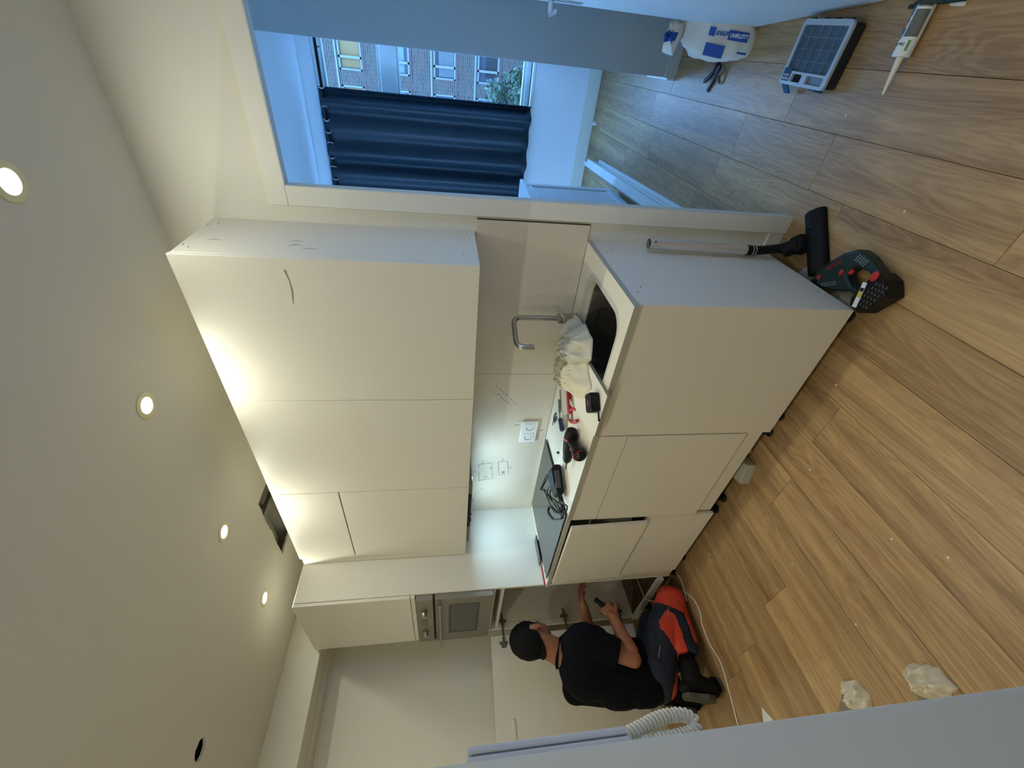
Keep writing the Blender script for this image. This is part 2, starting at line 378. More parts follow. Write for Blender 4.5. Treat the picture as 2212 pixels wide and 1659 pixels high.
# window wall: opening x -1.25..0.50, z .655..2.56
room_m = mat('back_room_wall_paint', (232, 234, 236), 0.75, var=0.02)
WX0, WX1, WZ0, WZ1 = -1.2, 0.62, 0.66, 2.60
bm = bmesh.new()
prism_bm(bm, [(-3.9, 0), (XR, 0), (XR, ZB+0.05), (-3.9, ZB+0.05)], YW, YW+0.18, holes=[[(WX0, WZ0), (WX1, WZ0), (WX1, WZ1), (WX0, WZ1)], [(-3.7, WZ0), (-1.4, WZ0), (-1.4, WZ1), (-3.7, WZ1)]],
         M=Matrix(((1, 0, 0, 0), (0, 0, 1, 0), (0, 1, 0, 0), (0, 0, 0, 1))))
tag(fin('wall_window', bm, room_m), kind='structure')
tag(box('baseboard_window', (-3.8, YW-0.012, 0), (0.535, YW-0.0005, 0.125), trim_m, bev=0.003), kind='structure')
wf_m = mat('white_window_frame', (222, 228, 226), 0.4); bead_m = mat('glazing_bead', (190, 206, 200), 0.4)
fy0, fy1 = YW+0.05, YW+0.11
for wi, (wx0, wx1) in enumerate(((WX0, WX1), (-3.7, -1.4))):  # the second window is unseen, added to bring more daylight into this room
    win = tag(empty('window_%d' % (wi+1), (0, 0, 0)), kind='structure')
    for a, b in (((wx0, fy0, WZ0), (wx1, fy1, WZ0+0.05)), ((wx0, fy0, WZ1-0.07), (wx1, fy1, WZ1)), ((wx0, fy0, WZ0), (wx0+0.06, fy1, WZ1)), ((wx1-0.06, fy0, WZ0), (wx1, fy1, WZ1))):
        box('window_frame', a, b, wf_m, win, bev=0.004)
    box('transom', (wx0, fy0-0.01, 1.885), (wx1, fy1, 2.03), wf_m, win, bev=0.004)
    for z0, z1 in ((WZ0+0.05, 1.885), (2.03, WZ1-0.07)):
        for a, b in (((wx0+0.06, fy0+0.01, z0), (wx1-0.06, fy1-0.005, z0+0.022)), ((wx0+0.06, fy0+0.01, z1-0.022), (wx1-0.06, fy1-0.005, z1))):
            box('glazing_bead', a, b, bead_m, win, bev=0.002)
        box('pane', (wx0+0.05, fy0+0.03, z0), (wx1-0.05, fy0+0.034, z1), glass_m, win, bev=0)
    box('window_sill', (wx0, YW-0.03, WZ0-0.025), (wx1, fy0, WZ0), wf_m, win, bev=0.004)
# closet block that closes off the right of the back room
tag(box('wall_closet', (0.535, 1.5, 0), (XR, YW, ZB), mat('closet_grey_paint', (186, 190, 192), 0.7), bev=0.002), kind='structure')
tag(box('baseboard_closet', (0.533, 1.488, 0), (XR, 1.4995, 0.075), mat('closet_base_paint', (196, 198, 196), 0.6), bev=0.002), kind='structure')
tag(box('baseboard_closet_side', (0.522, 1.50, 0), (0.5345, 1.85, 0.05), white_m, bev=0.002), kind='structure').name = 'baseboard_side'
# open door leaf of the doorway, standing into the back room
door = tag(empty('door_1', (0.826, 0.03, 0.0), 0), kind='structure'); door.rotation_euler = (0, 0, math.atan2(0.054, 0.706))
leaf_m = mat('door_leaf_paint', (206, 212, 212), 0.5, var=0.02)
box('door_leaf', (0, 0, 0.012), (0.040, 0.80, 2.01), leaf_m, door, bev=0.002)
hd = lathe('door_handle', [(0.0001, 0), (0.011, 0), (0.011, 0.045), (0.0001, 0.046)], chrome_m, door, M=aim((-0.001, 0.735, 1.00), (-1, 0, 0)))
tube('lever', catmull([(-0.042, 0.735, 1.00), (-0.052, 0.73, 1.00), (-0.054, 0.70, 1.00), (-0.054, 0.62, 1.0)]), 0.0085, chrome_m, hd)
box('lock_plate', (-0.003, 0.715, 0.86), (0, 0.755, 1.05), steel_m, door, bev=0.001)

# ------------------------------------------------------------------ OUTSIDE
brick_m = bpy.data.materials.new('brick_facade'); brick_m.use_nodes = True
nt = brick_m.node_tree; bt = nt.nodes.new('ShaderNodeTexBrick'); tcc = nt.nodes.new('ShaderNodeTexCoord'); mpp = nt.nodes.new('ShaderNodeMapping')
mpp.inputs['Rotation'].default_value = (PI/2, 0, 0)
bt.inputs['Scale'].default_value = 1.0; bt.inputs['Brick Width'].default_value = 0.42; bt.inputs['Row Height'].default_value = 0.125; bt.inputs['Mortar Size'].default_value = 0.016
bt.inputs['Color1'].default_value = lin((36, 26, 20)); bt.inputs['Color2'].default_value = lin((50, 40, 30)); bt.inputs['Mortar'].default_value = lin((62, 56, 44))
nt.links.new(tcc.outputs['Object'], mpp.inputs['Vector']); nt.links.new(mpp.outputs[0], bt.inputs['Vector']); nt.links.new(bt.outputs['Color'], nt.nodes['Principled BSDF'].inputs['Base Color'])
nt.nodes['Principled BSDF'].inputs['Roughness'].default_value = 0.9
BY = 30.0
bld = thing('apartment_building', 'brick apartment block with white window frames across the street', 'building', (0, BY, -6))
FLOORS = [-1.85, 0.77, 3.48, 6.19]           # window bottoms (z); window height 1.3
WXS = [(-1.27, 1.2), (-5.0, -2.0), (-9.0, -6.5), (3.2, 5.6)]
hl = []
for z in FLOORS+[8.9]:
    for a, b in WXS: hl.append([(a, z), (b, z), (b, z+1.3), (a, z+1.3)])
bm = bmesh.new()
prism_bm(bm, [(-16, -6), (10, -6), (10, 13), (-16, 13)], 0, 0.35, holes=hl, M=Matrix(((1, 0, 0, 0), (0, 0, 1, 0), (0, 1, 0, 6), (0, 0, 0, 1))))
fin('brick_wall', bm, brick_m, bld)
fr_m = mat('painted_window_frame', (74, 76, 74), 0.5); curt_m = mat('net_curtain', (72, 82, 82), 0.9, var=0.2, vscale=3); yel_m = mat('yellow_blind', (92, 66, 24), 0.8, var=0.15, vscale=2)
gl_m = mat('dim_window_glass', (30, 36, 44), 0.2, spec=0.2); blind_m = mat('venetian_blind', (90, 92, 90), 0.7); card_m = mat('yellow_card', (78, 72, 40), 0.8)
redrail_m = mat('red_railing', (52, 16, 18), 0.7)
for fi, z in enumerate(FLOORS):
    for wi, (a, b) in enumerate(WXS):
        f = bmesh.new(); zz = z+6
        mid = a+(b-a)*(0.25)
        for p, q in (((a, 0.02, zz), (b, .16, zz+.09)), ((a, .02, zz+1.2), (b, .16, zz+1.3)), ((a, .02, zz), (a+.09, .16, zz+1.3)), ((b-.09, .02, zz), (b, .16, zz+1.3)), ((mid-.06, .02, zz), (mid+.06, .16, zz+1.3))): abox(f, p, q, 0)
        w = fin('window', f, fr_m, bld)
        box('pane', (a, .17, zz), (b, .19, zz+1.3), gl_m, w, bev=0)
        if fi == 3: box('blind', (a+.12, .145, zz+.12), (b-.12, .168, zz+1.18), yel_m, w, bev=0)
        elif fi == 2:
            box('net_curtain', (a+.12, .145, zz+.3), (b-.12, .168, zz+1.05), curt_m, w, bev=0)
        elif fi == 1:
            s = bmesh.new()
            for j in range(12): abox(s, (a+.14, .14, zz+.14+j*.072), (b-.5, .165, zz+.17+j*.072), 0)
            tag(fin('blind_slat', s, blind_m, w), kind='stuff')
            box('yellow_card', (b-1.05, .10, zz+.9), (b-.62, .13, zz+1.16), card_m, w, bev=0)
        else:
            box('yellow_card', (b-1.0, .10, zz+.75), (b-.6, .13, zz+1.05), card_m, w, bev=0)
            box('dark_interior', (a+.3, .145, zz+.1), (b-.4, .168, zz+.8), dark_m, w, bev=0)  # flat dark panel: the dimness of the room inside, put in as colour
        box('railing', (a-.2, -.03, zz-.14), (b+.2, -0.001, zz-.07), redrail_m, w, bev=0)
    box('floor_band', (-16, -.05, z+1.38+6), (10, -0.001, z+1.48+6), fr_m, bld, bev=0)
street = tag(box('street', (-26, 4.5, -6.3), (14, BY+8, -6.0), mat('asphalt', (92, 92, 92), 0.9, var=.2), bev=0), kind='structure')
street.name = 'ground'
tree = thing('street_tree', 'leafy green tree between the window and the brick block', 'tree', (-1.05, 13.0, -5.9))
bm = bmesh.new(); atube(bm, [(0, 0, 0), (0.05, 0, 2.2), (-0.05, 0.1, 4.2), (0, 0, 5.4)], .1, 10, taper=[.16, .13, .10, .05])
for k in range(9):
    a = k*2.4; zb = 2.6+k*.3; atube(bm, [(0, 0, zb), (.5*math.cos(a), .5*math.sin(a), zb+.5), (1.0*math.cos(a), 1.0*math.sin(a), zb+.9)], .05, 6, taper=[.06, .04, .015])
fin('trunk', bm, mat('bark', (82, 66, 50), 0.9, bump=.5), tree, smooth=True)
bm = bmesh.new()
for k in range(15000):
    d = V((random.gauss(0, 1), random.gauss(0, 1), random.gauss(0, 1))).normalized(); rr = random.uniform(.35, 1.0)**.5
    c = V((0.1+d.x*1.25*rr, d.y*1.25*rr, 4.75+d.z*1.55*rr+0.25*noise.noise(d*3)))
    if noise.noise(c*1.9) < -0.14: continue
    ua = V((random.gauss(0, 1), random.gauss(0, 1), random.gauss(0, 1))).normalized(); ub, uc = frame_of(ua); s = random.uniform(.06, .10)
    bm.faces.new([bm.verts.new(c+p) for p in (ua*s, ub*s*.45, -ua*s, -ub*s*.45)])
tag(fin('foliage', bm, mat('leaf_green', (30, 50, 22), 0.7, var=.5, vscale=3), tree), kind='stuff')

# ------------------------------------------------------------------ KITCHEN: base units
FY = -0.5566                 # plane of the base fronts
ZT, ZB0 = 0.8575, 0.066       # worktop underside, bottom of fronts
def legs(t, xs, ys=(-0.50, -0.08), h=0.075):
    for x in xs:
        for y in ys: lathe('leg', [(0.022, 0), (0.024, 0.006), (0.014, 0.012), (0.014, h-0.012), (0.026, h-0.006), (0.026, h)], black_m, t, n=14, loc=(x, y, 0))
t = thing('base_cabinet', 'white sink base cabinet with one wide door and bluish-lit end panel', 'cabinet', (-0.3, -0.28, 0), group=None)
def local(t):
    def f(p): return (p[0]-t.location.x, p[1]-t.location.y, p[2]-t.location.z)
    return f
L_ = local(t)
def lb(name, a, b, m, t, bev=0.0012, **k):
    L = local(t); return box(name, L(a), L(b), m, t, bev=bev, **k)
lb('side_panel', (-0.016, FY+0.0195, ZB0), (0, -0.001, ZT-0.001), cab_m, t)
lb('side_panel', (-0.597, FY+0.022, ZB0+.01), (-0.581, -0.03, ZT-0.001), cabin_m, t)
lb('bottom_panel', (-0.580, FY+0.022, ZB0+.01), (-0.017, -0.03, ZB0+.026), cabin_m, t)
lb('door', (-0.597, FY, ZB0), (0, FY+0.018, ZT-0.005), cab_m, t)
legs(t, (-0.25, 0.25), ys=(-0.22, 0.20))
bm = bmesh.new()
for y, z in ((-0.10, 0.80), (-0.13, 0.825), (-0.47, 0.825), (-0.43, 0.80), (-0.42, 0.10)): abox(bm, L_((0.0, y, z)), L_((0.0006, y+0.005, z+0.004)), 0)
tag(fin('screw_hole', bm, dark_m, t), kind='stuff')
t = thing('dishwasher_cabinet', 'white dishwasher front with narrow top panel and recessed foot strip', 'cabinet', (-0.9, -0.28, 0))
lb('top_panel', (-1.200, FY, 0.718), (-0.602, FY+0.018, ZT-0.005), cab_m, t)
lb('door', (-1.200, FY-0.001, 0.175), (-0.602, FY+0.018, 0.715), cab_m, t)
lb('foot_panel', (-1.196, FY+0.0195, ZB0+.012), (-0.602, FY+0.0275, 0.172), cab_m, t)
lb('appliance_body', (-1.195, FY+0.0285, 0.09), (-0.605, -0.02, ZT-0.002), mat('appliance_grey', (120, 120, 118), 0.5), t)
legs(t, (-0.25, 0.25), ys=(-0.22, 0.20), h=0.09)
tube('drain_hose', catmull([(0.02, -0.16, 0.05), (0.06, -0.18, 0.012), (0.10, -0.20, 0.012), (0.14, -0.12, 0.05)]), 0.006, pvc_m, t)
t = thing('drawer_cabinet', 'white two-drawer unit under the hob, upper drawer slightly ajar', 'cabinet', (-1.5, -0.28, 0))
lb('side_panel', (-1.217, FY+0.022, ZB0+.01), (-1.201, -0.03, ZT-0.001), cabin_m, t)
lb('side_panel', (-1.820, FY+0.022, ZB0+.01), (-1.804, -0.03, ZT-0.001), cabin_m, t)
lb('bottom_panel', (-1.803, FY+0.022, ZB0+.01), (-1.218, -0.03, ZB0+.026), cabin_m, t)
bm = bmesh.new(); L = local(t)
M = Matrix.Translation(L((-1.805, FY-0.003, 0.446))) @ Matrix.Rotation(math.radians(-0.9), 4, 'Z') @ Matrix.Rotation(math.radians(1.3), 4, 'X')
abox(bm, (0, -0.017, 0), (0.594, 0, 0.405), 0.0015, M); fin('drawer_front', bm, cab_m, t)
lb('drawer_front', (-1.805, FY, ZB0), (-1.204, FY+0.018, 0.437), cab_m, t)
lb('drawer_box', (-1.78, FY+0.025, 0.50), (-1.24, -0.06, 0.62), cabin_m, t)
lb('filler_strip', (-1.872, FY+0.010, ZB0), (-1.822, FY+0.026, ZT-0.001), cab_m, t)
legs(t, (-0.25, 0.25), ys=(-0.22, 0.20))
leftover = thing('board_offcut', 'small grey board offcut tucked on the floor under the dishwasher', 'board', (-0.90, -0.53, 0), 0.25)
box('board', (-0.05, -0.03, 0), (0.06, 0.10, 0.05), mat('offcut_board', (176, 172, 150), 0.7), leftover, bev=0.002)
# worktop with sink cut-out
SX0, SX1, SY0, SY1 = -0.60, -0.088, -0.508, -0.152
worktop = thing('worktop', 'cream kitchen worktop with grey edge running to the oven tower', 'worktop', (0, 0, ZT))
outl = [(0.0, -0.5716), (0.0, -0.0135), (-1.8745, -0.0135), (-1.8745, -0.5716)]
prism('slab', outl, 0.0005, 0.0195, top_m, worktop, holes=[rrect(SX0, SY0, SX1, SY1, 0.075, 8)])
prism('edge_band', [(0.0012, -0.5730), (-1.874, -0.5730), (-1.874, -0.5718), (0.0, -0.5718), (0.0, -0.0135), (0.0012, -0.0135)][::-1], 0.0004, 0.0200, topedge_m, worktop)
prism('sink_rebate', rrect(SX0-.012, SY0-.012, SX1+.02, SY1+.045, 0.085, 8), 0.0196, 0.0201, mat('worktop_rebate', (206, 202, 190), 0.5), worktop, holes=[rrect(SX0, SY0, SX1, SY1, 0.075, 8)])
# sink
sink = thing('sink', 'dark gunmetal sink basin set into the worktop', 'sink', (0, 0, 0))
bm = bmesh.new(); rings = []
prof = [(0.010, 0.8572), (0.001, 0.8572), (-0.002, 0.853), (-0.006, 0.74), (-0.03, 0.705), (-0.10, 0.700)]
for off, z in prof:
    rr = 0.075+off if 0.075+off > 0.02 else 0.02
    rings.append([bm.verts.new((p[0], p[1], z)) for p in rrect(SX0-off, SY0-off, SX1+off, SY1+off, rr, 8)])
for A, B in zip(rings, rings[1:]):
    for k in range(len(A)): bm.faces.new((A[k], A[(k+1) % len(A)], B[(k+1) % len(A)], B[k]))
bm.faces.new(rings[-1])
basin = fin('basin', bm, gun_m, sink, smooth=True)
sm = basin.modifiers.new('s', 'SOLIDIFY'); sm.thickness = 0.002; sm.offset = 1
prism('overflow_slot', rrect(-0.045, -0.012, 0.045, 0.012, 0.003, 3), 0, 0.002, black_m, sink, holes=[rrect(-0.042, -0.009, 0.042, 0.009, 0.002, 3)], M=basis((-0.275, SY1-0.004, 0.80), (1, 0, 0), (0, 0, 1)))
lathe('drain', [(0.0001, 0), (0.04, 0), (0.043, 0.003), (0.0001, 0.0031)], black_m, sink, loc=(-0.33, -0.33, 0.7035))
# tap
tap = thing('faucet', 'brushed steel kitchen tap with squared swan neck behind the sink', 'faucet', (-0.325, -0.085, 0.8782))
lathe('base', [(0.026, 0), (0.026, 0.006), (0.0235, 0.007), (0.0235, 0.085), (0.021, 0.088), (0.0001, 0.088)], steel_m, tap)
arc = [(0, 0, 0.085), (0, 0, 0.255)]
sd = V((-0.30, -0.95, 0)).normalized()
for k in range(7):
    a = k/6*PI/2; arc.append(V((0, 0, 0.255))+V((0, 0, 1))*0.035*math.sin(a)+sd*0.035*(1-math.cos(a)))
arc.append(sd*0.135+V((0, 0, 0.290)))
for k in range(1, 7):
    a = k/6*PI/2; arc.append(sd*(0.135+0.032*math.sin(a))+V((0, 0, 0.290-0.032*(1-math.cos(a)))))
arc.append(sd*0.167+V((0, 0, 0.215)))
tube('spout', arc, 0.0115, steel_m, tap, n=14)
hdir = V((0.30, -0.90, 0.05)).normalized()
lathe('valve', [(0.0001, 0.0), (0.0225, 0.0), (0.0225, 0.052), (0.021, 0.054), (0.0001, 0.054)], steel_m, tap, M=aim((0, 0, 0.045), hdir))
tube('lever', [V((0, 0, 0.050))+hdir*0.038, V((0, 0, 0.076))+hdir*0.036+V((0.02, 0.01, 0)), V((0, 0, 0.100))+hdir*0.030+V((0.05, 0.03, 0))], 0.0042, steel_m, tap, n=10)
# backsplash: two boards
bs = thing('backsplash', 'beige-grey backsplash boards between worktop and wall cabinets', 'backsplash', (0, 0, ZT+0.0205))
box('panel', (-0.6955, -0.012, 0), (0.064, -0.0008, 0.462), splash_m, bs, bev=0.0008)
box('panel', (-1.8745, -0.012, 0), (-0.697, -0.0008, 0.462), splash_m, bs, bev=0.0008)
box('dark_edge', (0.064, -0.0122, 0), (0.0655, -0.0008, 0.462), mat('board_core_edge', (70, 62, 54), 0.8), bs, bev=0)
pl = bmesh.new(); yb = -0.0125; zo = -(ZT+0.0205)
def pen(pts, r=0.0011): atube(pl, [(x, yb, z+zo) for x, z in pts], r, 4)
pen([(-1.394, 1.266), (-1.385, 1.186), (-1.534, 1.171), (-1.552, 1.262)]); pen([(-1.552, 1.255), (-1.46, 1.262)]); pen([(-1.43, 1.264), (-1.394, 1.266)])
pen([(-1.378, 1.147), (-1.372, 1.09), (-1.488, 1.073)]); pen([(-1.378, 1.147), (-1.504, 1.131), (-1.498, 1.09)])
for cx, cz, r in ((-1.517, 1.215, .012), (-1.478, 1.107, .010), (-1.478, 1.107, .005)): pen([(cx+r*math.cos(i*PI/4), cz+r*math.sin(i*PI/4)) for i in range(9)])
pen([(-1.11, .93), (-1.11, .90)]); pen([(-1.03, 1.06), (-1.03, 1.04)]); pen([(-1.19, .97), (-1.215, .965)]); pen([(-1.06, 1.05), (-1.06, 1.075)])
random.seed(3)
def scrawl(x, z, dx, dz, n, h=0.012):
    for i in range(n):
        a = x+dx*i; b = z+dz*i; q = [(a+random.uniform(-.4, .4)*h, b+random.uniform(-.6, .6)*h) for _ in range(4)]; pen(q, .0009)
scrawl(-1.367, 1.240, -.012, .004, 3); scrawl(-1.352, 1.118, -.010, .004, 3); scrawl(-1.46, 1.285, -.012, 0, 2); scrawl(-1.43, 1.19, -.012, 0, 2); scrawl(-1.425, 1.065, -.012, 0, 3)
scrawl(-0.775, 1.200, -.016, -.014, 9); scrawl(-0.80, 1.225, -.016, -.014, 3); scrawl(-0.835, 1.185, -.014, -.014, 6); scrawl(-1.69, 1.27, .013, -.010, 5); scrawl(-1.77, 1.285, .012, .004, 4)
tag(fin('pencil_mark', pl, pencil_m, bs), kind='stuff')
# double wall socket
so = thing('wall_socket', 'white double power socket on the backsplash above the drill', 'socket', (-1.11, -0.012, 0.990))
box('frame', (-0.084, -0.014, -0.047), (0.084, 0, 0.047), white_m, so, bev=0.002)
for sx in (-0.039, 0.039):
    M = aim((sx, -0.014, 0), (0, -1, 0))
    s = prism('socket', rrect(-0.031, -0.031, 0.031, 0.031, 0.003, 3), 0, 0.0022, white_m, so, holes=[circ(0, 0, 0.0215, 20)], M=M)
    lathe('well', [(0.0001, -0.004), (0.021, -0.004), (0.0215, 0.0022), (0.0225, 0.0028)], mat('socket_well', (112, 112, 108), 0.5), s, M=M, n=20, cap=False)
    for h in (-0.0095, 0.0095): lathe('pin_hole', [(0.0001, -0.0035), (0.003, -0.0035)], dark_m, s, M=M @ Matrix.Translation((0, h, 0)), n=8, cap=False)
# hob lying loose on the worktop
hob = thing('hob', 'black glass induction hob on the worktop near the oven tower', 'hob', (-1.462, -0.306, 0.8782), 0.005)
box('glass', (-0.315, -0.262, 0.006), (0.315, 0.262, 0.012), blackglass_m, hob, bev=0.0015)
box('hob_body', (-0.27, -0.235, 0.0), (0.27, 0.235, 0.0058), black_m, hob, bev=0.001)
sg = thing('glass_offcut', 'small black glass strip between the hob and the oven tower', 'glass', (-1.835, -0.355, 0.8782), math.radians(2))
prism('glass', [(0.036, 0.085), (-0.034, 0.085), (-0.034, -0.085), (0.020, -0.085), (0.036, -0.065)], 0.012, 0.019, blackglass_m, sg, bev=0.0008)
box('packer', (-0.028, -0.06, 0), (0.02, 0.06, 0.0118), black_m, sg)
rs = thing('shim_strip', 'thin dark red strip along the worktop end beside the oven tower', 'strip', (-1.866, -0.505, 0.8782))
box('strip', (-0.006, -0.062, 0), (0.004, 0.062, 0.007), mat('dark_red_strip', (150, 34, 52), 0.5), rs, bev=0.001)

# wall cabinets
UY, UZ0, UZ1 = -0.340, 1.3477, 2.303
t = thing('wall_cabinet', 'white wall cabinet nearest the doorway with a long scratch on its door', 'cabinet', (-0.28, -0.17, UZ0))
lb('side_panel', (-0.0014, UY+0.0185, UZ0), (0.0146, -0.0008, UZ1-0.004), cab_m, t)
lb('door', (-0.5805, UY, UZ0), (0.0146, UY+0.017, UZ1), cab_m, t)
lb('body', (-0.580, UY+0.020, UZ0+.002), (-0.002, -0.0008, UZ1-0.005), cabin_m, t)
bm = bmesh.new(); L = local(t)
for y, z in ((-0.077, 2.287), (-0.061, 2.259), (-0.265, 2.285), (-0.284, 2.262), (-0.25, 1.40), (-0.07, 1.40), (-0.10, 1.37)): abox(bm, L((0.0145, y, z)), L((0.0153, y+0.004, z+0.004)), 0)
tag(fin('screw_hole', bm, dark_m, t), kind='stuff')
for q, (y, z, r) in enumerate(((-0.235, 1.98, .0016), (-0.262, 1.93, .0012), (-0.20, 1.985, .0010), (-0.22, 2.235, .0012))):
    tube('scuff_mark', [L(p) for p in ((0.0149, y, z), (0.0149, y+.012, z-.02), (0.0149, y+.004, z-.045))], r, mat('grey_scuff', (136, 132, 122), 0.8), t, n=4, taper=[.0004, r, .0003])
sc_m = mat('pencil_scratch', (120, 116, 108), 0.8)
tube('scratch', [L(p) for p in ((-0.024, UY-.0002, 1.975), (-0.06, UY-.0002, 1.968), (-0.10, UY-.0002, 1.968), (-0.145, UY-.0002, 1.975))], 0.0012, sc_m, t, n=5, taper=[.0018, .0008, .0016, .0006])
t = thing('wall_cabinet', 'white middle wall cabinet with one plain full-height door', 'cabinet', (-0.88, -0.17, UZ0))
lb('door', (-1.1845, UY, UZ0), (-0.5825, UY+0.017, UZ1), cab_m, t)
lb('body', (-1.184, UY+0.020, UZ0+.002), (-0.583, -0.0008, UZ1-0.005), cabin_m, t)
t = thing('hood_cabinet', 'white extractor wall cabinet with lift flap above its door', 'cabinet', (-1.5, -0.17, UZ0))
lb('flap_door', (-1.795, UY, 1.996), (-1.1865, UY+0.017, UZ1), cab_m, t)
lb('door', (-1.795, UY, UZ0), (-1.1865, UY+0.017, 1.990), cab_m, t)
lb('body', (-1.795, UY+0.020, UZ0+.002), (-1.1875, -0.0008, UZ1-0.005), cabin_m, t)
lb('filler_strip', (-1.8745, UY+0.012, UZ0), (-1.797, UY+0.028, UZ1-0.004), cab_m, t)
hood = thing('extractor_hood', 'grey built-in extractor under the wall cabinet with two cool-white lights', 'hood', (-1.49, -0.17, UZ0-0.001))
box('hood_body', (-0.28, -0.135, -0.022), (0.28, 0.14, 0), mat('hood_grey', (130, 130, 126), 0.4, 0.6), hood, bev=0.003)
box('control_strip', (-0.10, -0.145, -0.019), (0.19, -0.1345, -0.002), black_m, hood)
for x in (-0.02, 0.045, 0.0): lathe('button', [(0.0001, 0), (0.006, 0), (0.006, 0.006), (0.0001, 0.0065)], black_m, hood, n=10, M=aim((x-0.03, -0.138, -0.018), (0, 0, -1)))
led_m = mat('led_diffuser', (230, 240, 255), 0.4, emis=(205, 230, 255), estr=14)
for x in (-0.13, 0.22):
    d = lathe('light_disc', [(0.0001, 0), (0.022, 0), (0.022, -0.003), (0.0001, -0.0031)], led_m, hood, loc=(x, -0.06, -0.0222))
    ld = bpy.data.lights.new('hood_light', 'AREA'); ld.shape = 'DISK'; ld.size = 0.05; ld.energy = LED_POWER; ld.color = LED_COLOR
    lo = bpy.data.objects.new('hood_light', ld); C.objects.link(lo); lo.parent = hood; lo.location = (x, -0.06, -0.028)

# oven tower
TX0, TX1, TY, TZ = -2.498, -1.876, -0.5725, 2.303
t = thing('oven_tower', 'tall white cabinet tower with the oven, lower compartment open with its door swung left', 'cabinet', ((TX0+TX1)/2, -0.29, 0))
lb('side_panel', (TX1-0.0165, TY+0.019, 0.07), (TX1, -0.0008, TZ-0.002), cab_m, t)
lb('side_panel', (TX0, TY+0.019, 0.07), (TX0+0.0165, -0.0008, TZ-0.002), cab_m, t)
lb('top_panel', (TX0+0.017, TY+0.020, TZ-0.02), (TX1-0.017, -0.0008, TZ-0.003), cabin_m, t)
lb('back_panel', (TX0+0.017, -0.012, 0.09), (TX1-0.017, -0.005, TZ-0.021), cabin_m, t)
lb('upper_door', (TX0, TY-0.001, 1.672), (TX1-0.004, TY+0.0175, TZ), cab_m, t)
lb('rail', (TX0, TY+0.001, 1.645), (TX1-0.004, TY+0.0185, 1.669), cab_m, t)
lb('shelf', (TX0+0.017, TY+0.020, 1.172), (TX1-0.017, -0.013, 1.188), cabin_m, t)
lb('shelf', (TX0+0.017, TY+0.030, 1.118), (TX1-0.017, -0.013, 1.136), cabin_m, t)
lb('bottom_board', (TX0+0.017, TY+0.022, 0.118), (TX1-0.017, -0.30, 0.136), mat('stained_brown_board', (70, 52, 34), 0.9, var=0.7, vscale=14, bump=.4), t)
lb('bottom_rail', (TX0+0.017, TY+0.0, 0.112), (TX1-0.017, TY+0.020, 0.152), cabin_m, t)
bm = bmesh.new(); L = local(t)
for i in range(24): abox(bm, L((TX0+0.0163, TY+0.055, 0.22+i*0.037)), L((TX0+0.0172, TY+0.060, 0.225+i*0.037)), 0)
tag(fin('shelf_pin_hole', bm, dark_m, t), kind='stuff')
legs(t, (-0.26, 0.26), ys=(-0.22, 0.20), h=0.07)
# lower door swung open about its left edge
dang = math.atan2(-0.535, -0.19)
Md = Matrix.Translation(L((TX0-0.004, TY-0.012, 0.0))) @ Matrix.Rotation(dang, 4, 'Z')
bm = bmesh.new(); abox(bm, (0.004, 0, 0.150), (0.598, 0.017, 1.168), 0.0012, Md); od = fin('open_door', bm, cab_m, t)
bm = bmesh.new(); abox(bm, (0.46, 0.0175, 1.045), (0.59, 0.0235, 1.062), 0.001, Md); abox(bm, (0.47, 0.0236, 1.049), (0.48, 0.0250, 1.057), 0, Md); fin('door_rail', bm, mat('cream_plastic_rail', (222, 214, 194), 0.4), od)
for z in (1.085, 0.64, 0.235):
    bm = bmesh.new()
    abox(bm, L((TX0+0.0167, TY+0.055, z-0.030)), L((TX0+0.020, TY+0.075, z+0.030)), 0.001); abox(bm, L((TX0+0.0167, TY+0.045, z-0.008)), L((TX0+0.028, TY+0.115, z+0.008)), 0.003)
    abox(bm, L((TX0+0.018, TY+0.02, z-0.009)), L((TX0+0.036, TY+0.085, z+0.009)), 0.003)
    abox(bm, L((TX0+0.020, TY-0.03, z-0.007)), L((TX0+0.028, TY+0.03, z+0.007)), 0.002)
    abox(bm, (0.040, 0.0172, z-0.028), (0.060, 0.020, z+0.028), 0.001, Md); abox(bm, (0.050, 0.0172, z-0.016), (0.078, 0.026, z+0.016), 0.003, Md)
    abox(bm, (0.012, 0.0185, z-0.008), (0.055, 0.030, z+0.008), 0.003, Md)
    fin('hinge', bm, brass_m, t)
# oven
ov = thing('oven', 'grey steel built-in oven with two round knobs and a bar handle', 'oven', ((TX0+TX1)/2, TY+0.02, 1.19))
lb('oven_body', (TX0+0.03, TY+0.0225, 1.192), (TX1-0.03, -0.05, 1.640), black_m, ov)
lb('control_panel', (TX0+0.008, TY-0.014, 1.543), (TX1-0.012, TY+0.0185, 1.641), oven_m, ov)
od = lb('oven_door', (TX0+0.008, TY-0.016, 1.192), (TX1-0.010, TY+0.0185, 1.532), oven_m, ov, bev=0.002)
L = local(ov)
for x0_, x1_ in ((TX0+0.01, TX1-0.012),): lb('vent_gap', (x0_, TY-0.006, 1.533), (x1_, TY+0.018, 1.542), dark_m, ov, bev=0)
win_m = mat('oven_window_glass', (66, 64, 58), 0.18)
box('window_border', L((-2.375, TY-0.0165, 1.268)), L((-1.965, TY-0.0158, 1.452)), mat('oven_dark_border', (40, 40, 36), 0.3), od, bev=0)
box('window_glass', L((-2.352, TY-0.0170, 1.283)), L((-1.965, TY-0.0163, 1.438)), win_m, od, bev=0)
hb = tube('handle', [L((-2.47, TY-0.055, 1.503)), L((-1.905, TY-0.055, 1.503))], 0.0075, steel_m, ov, n=12)
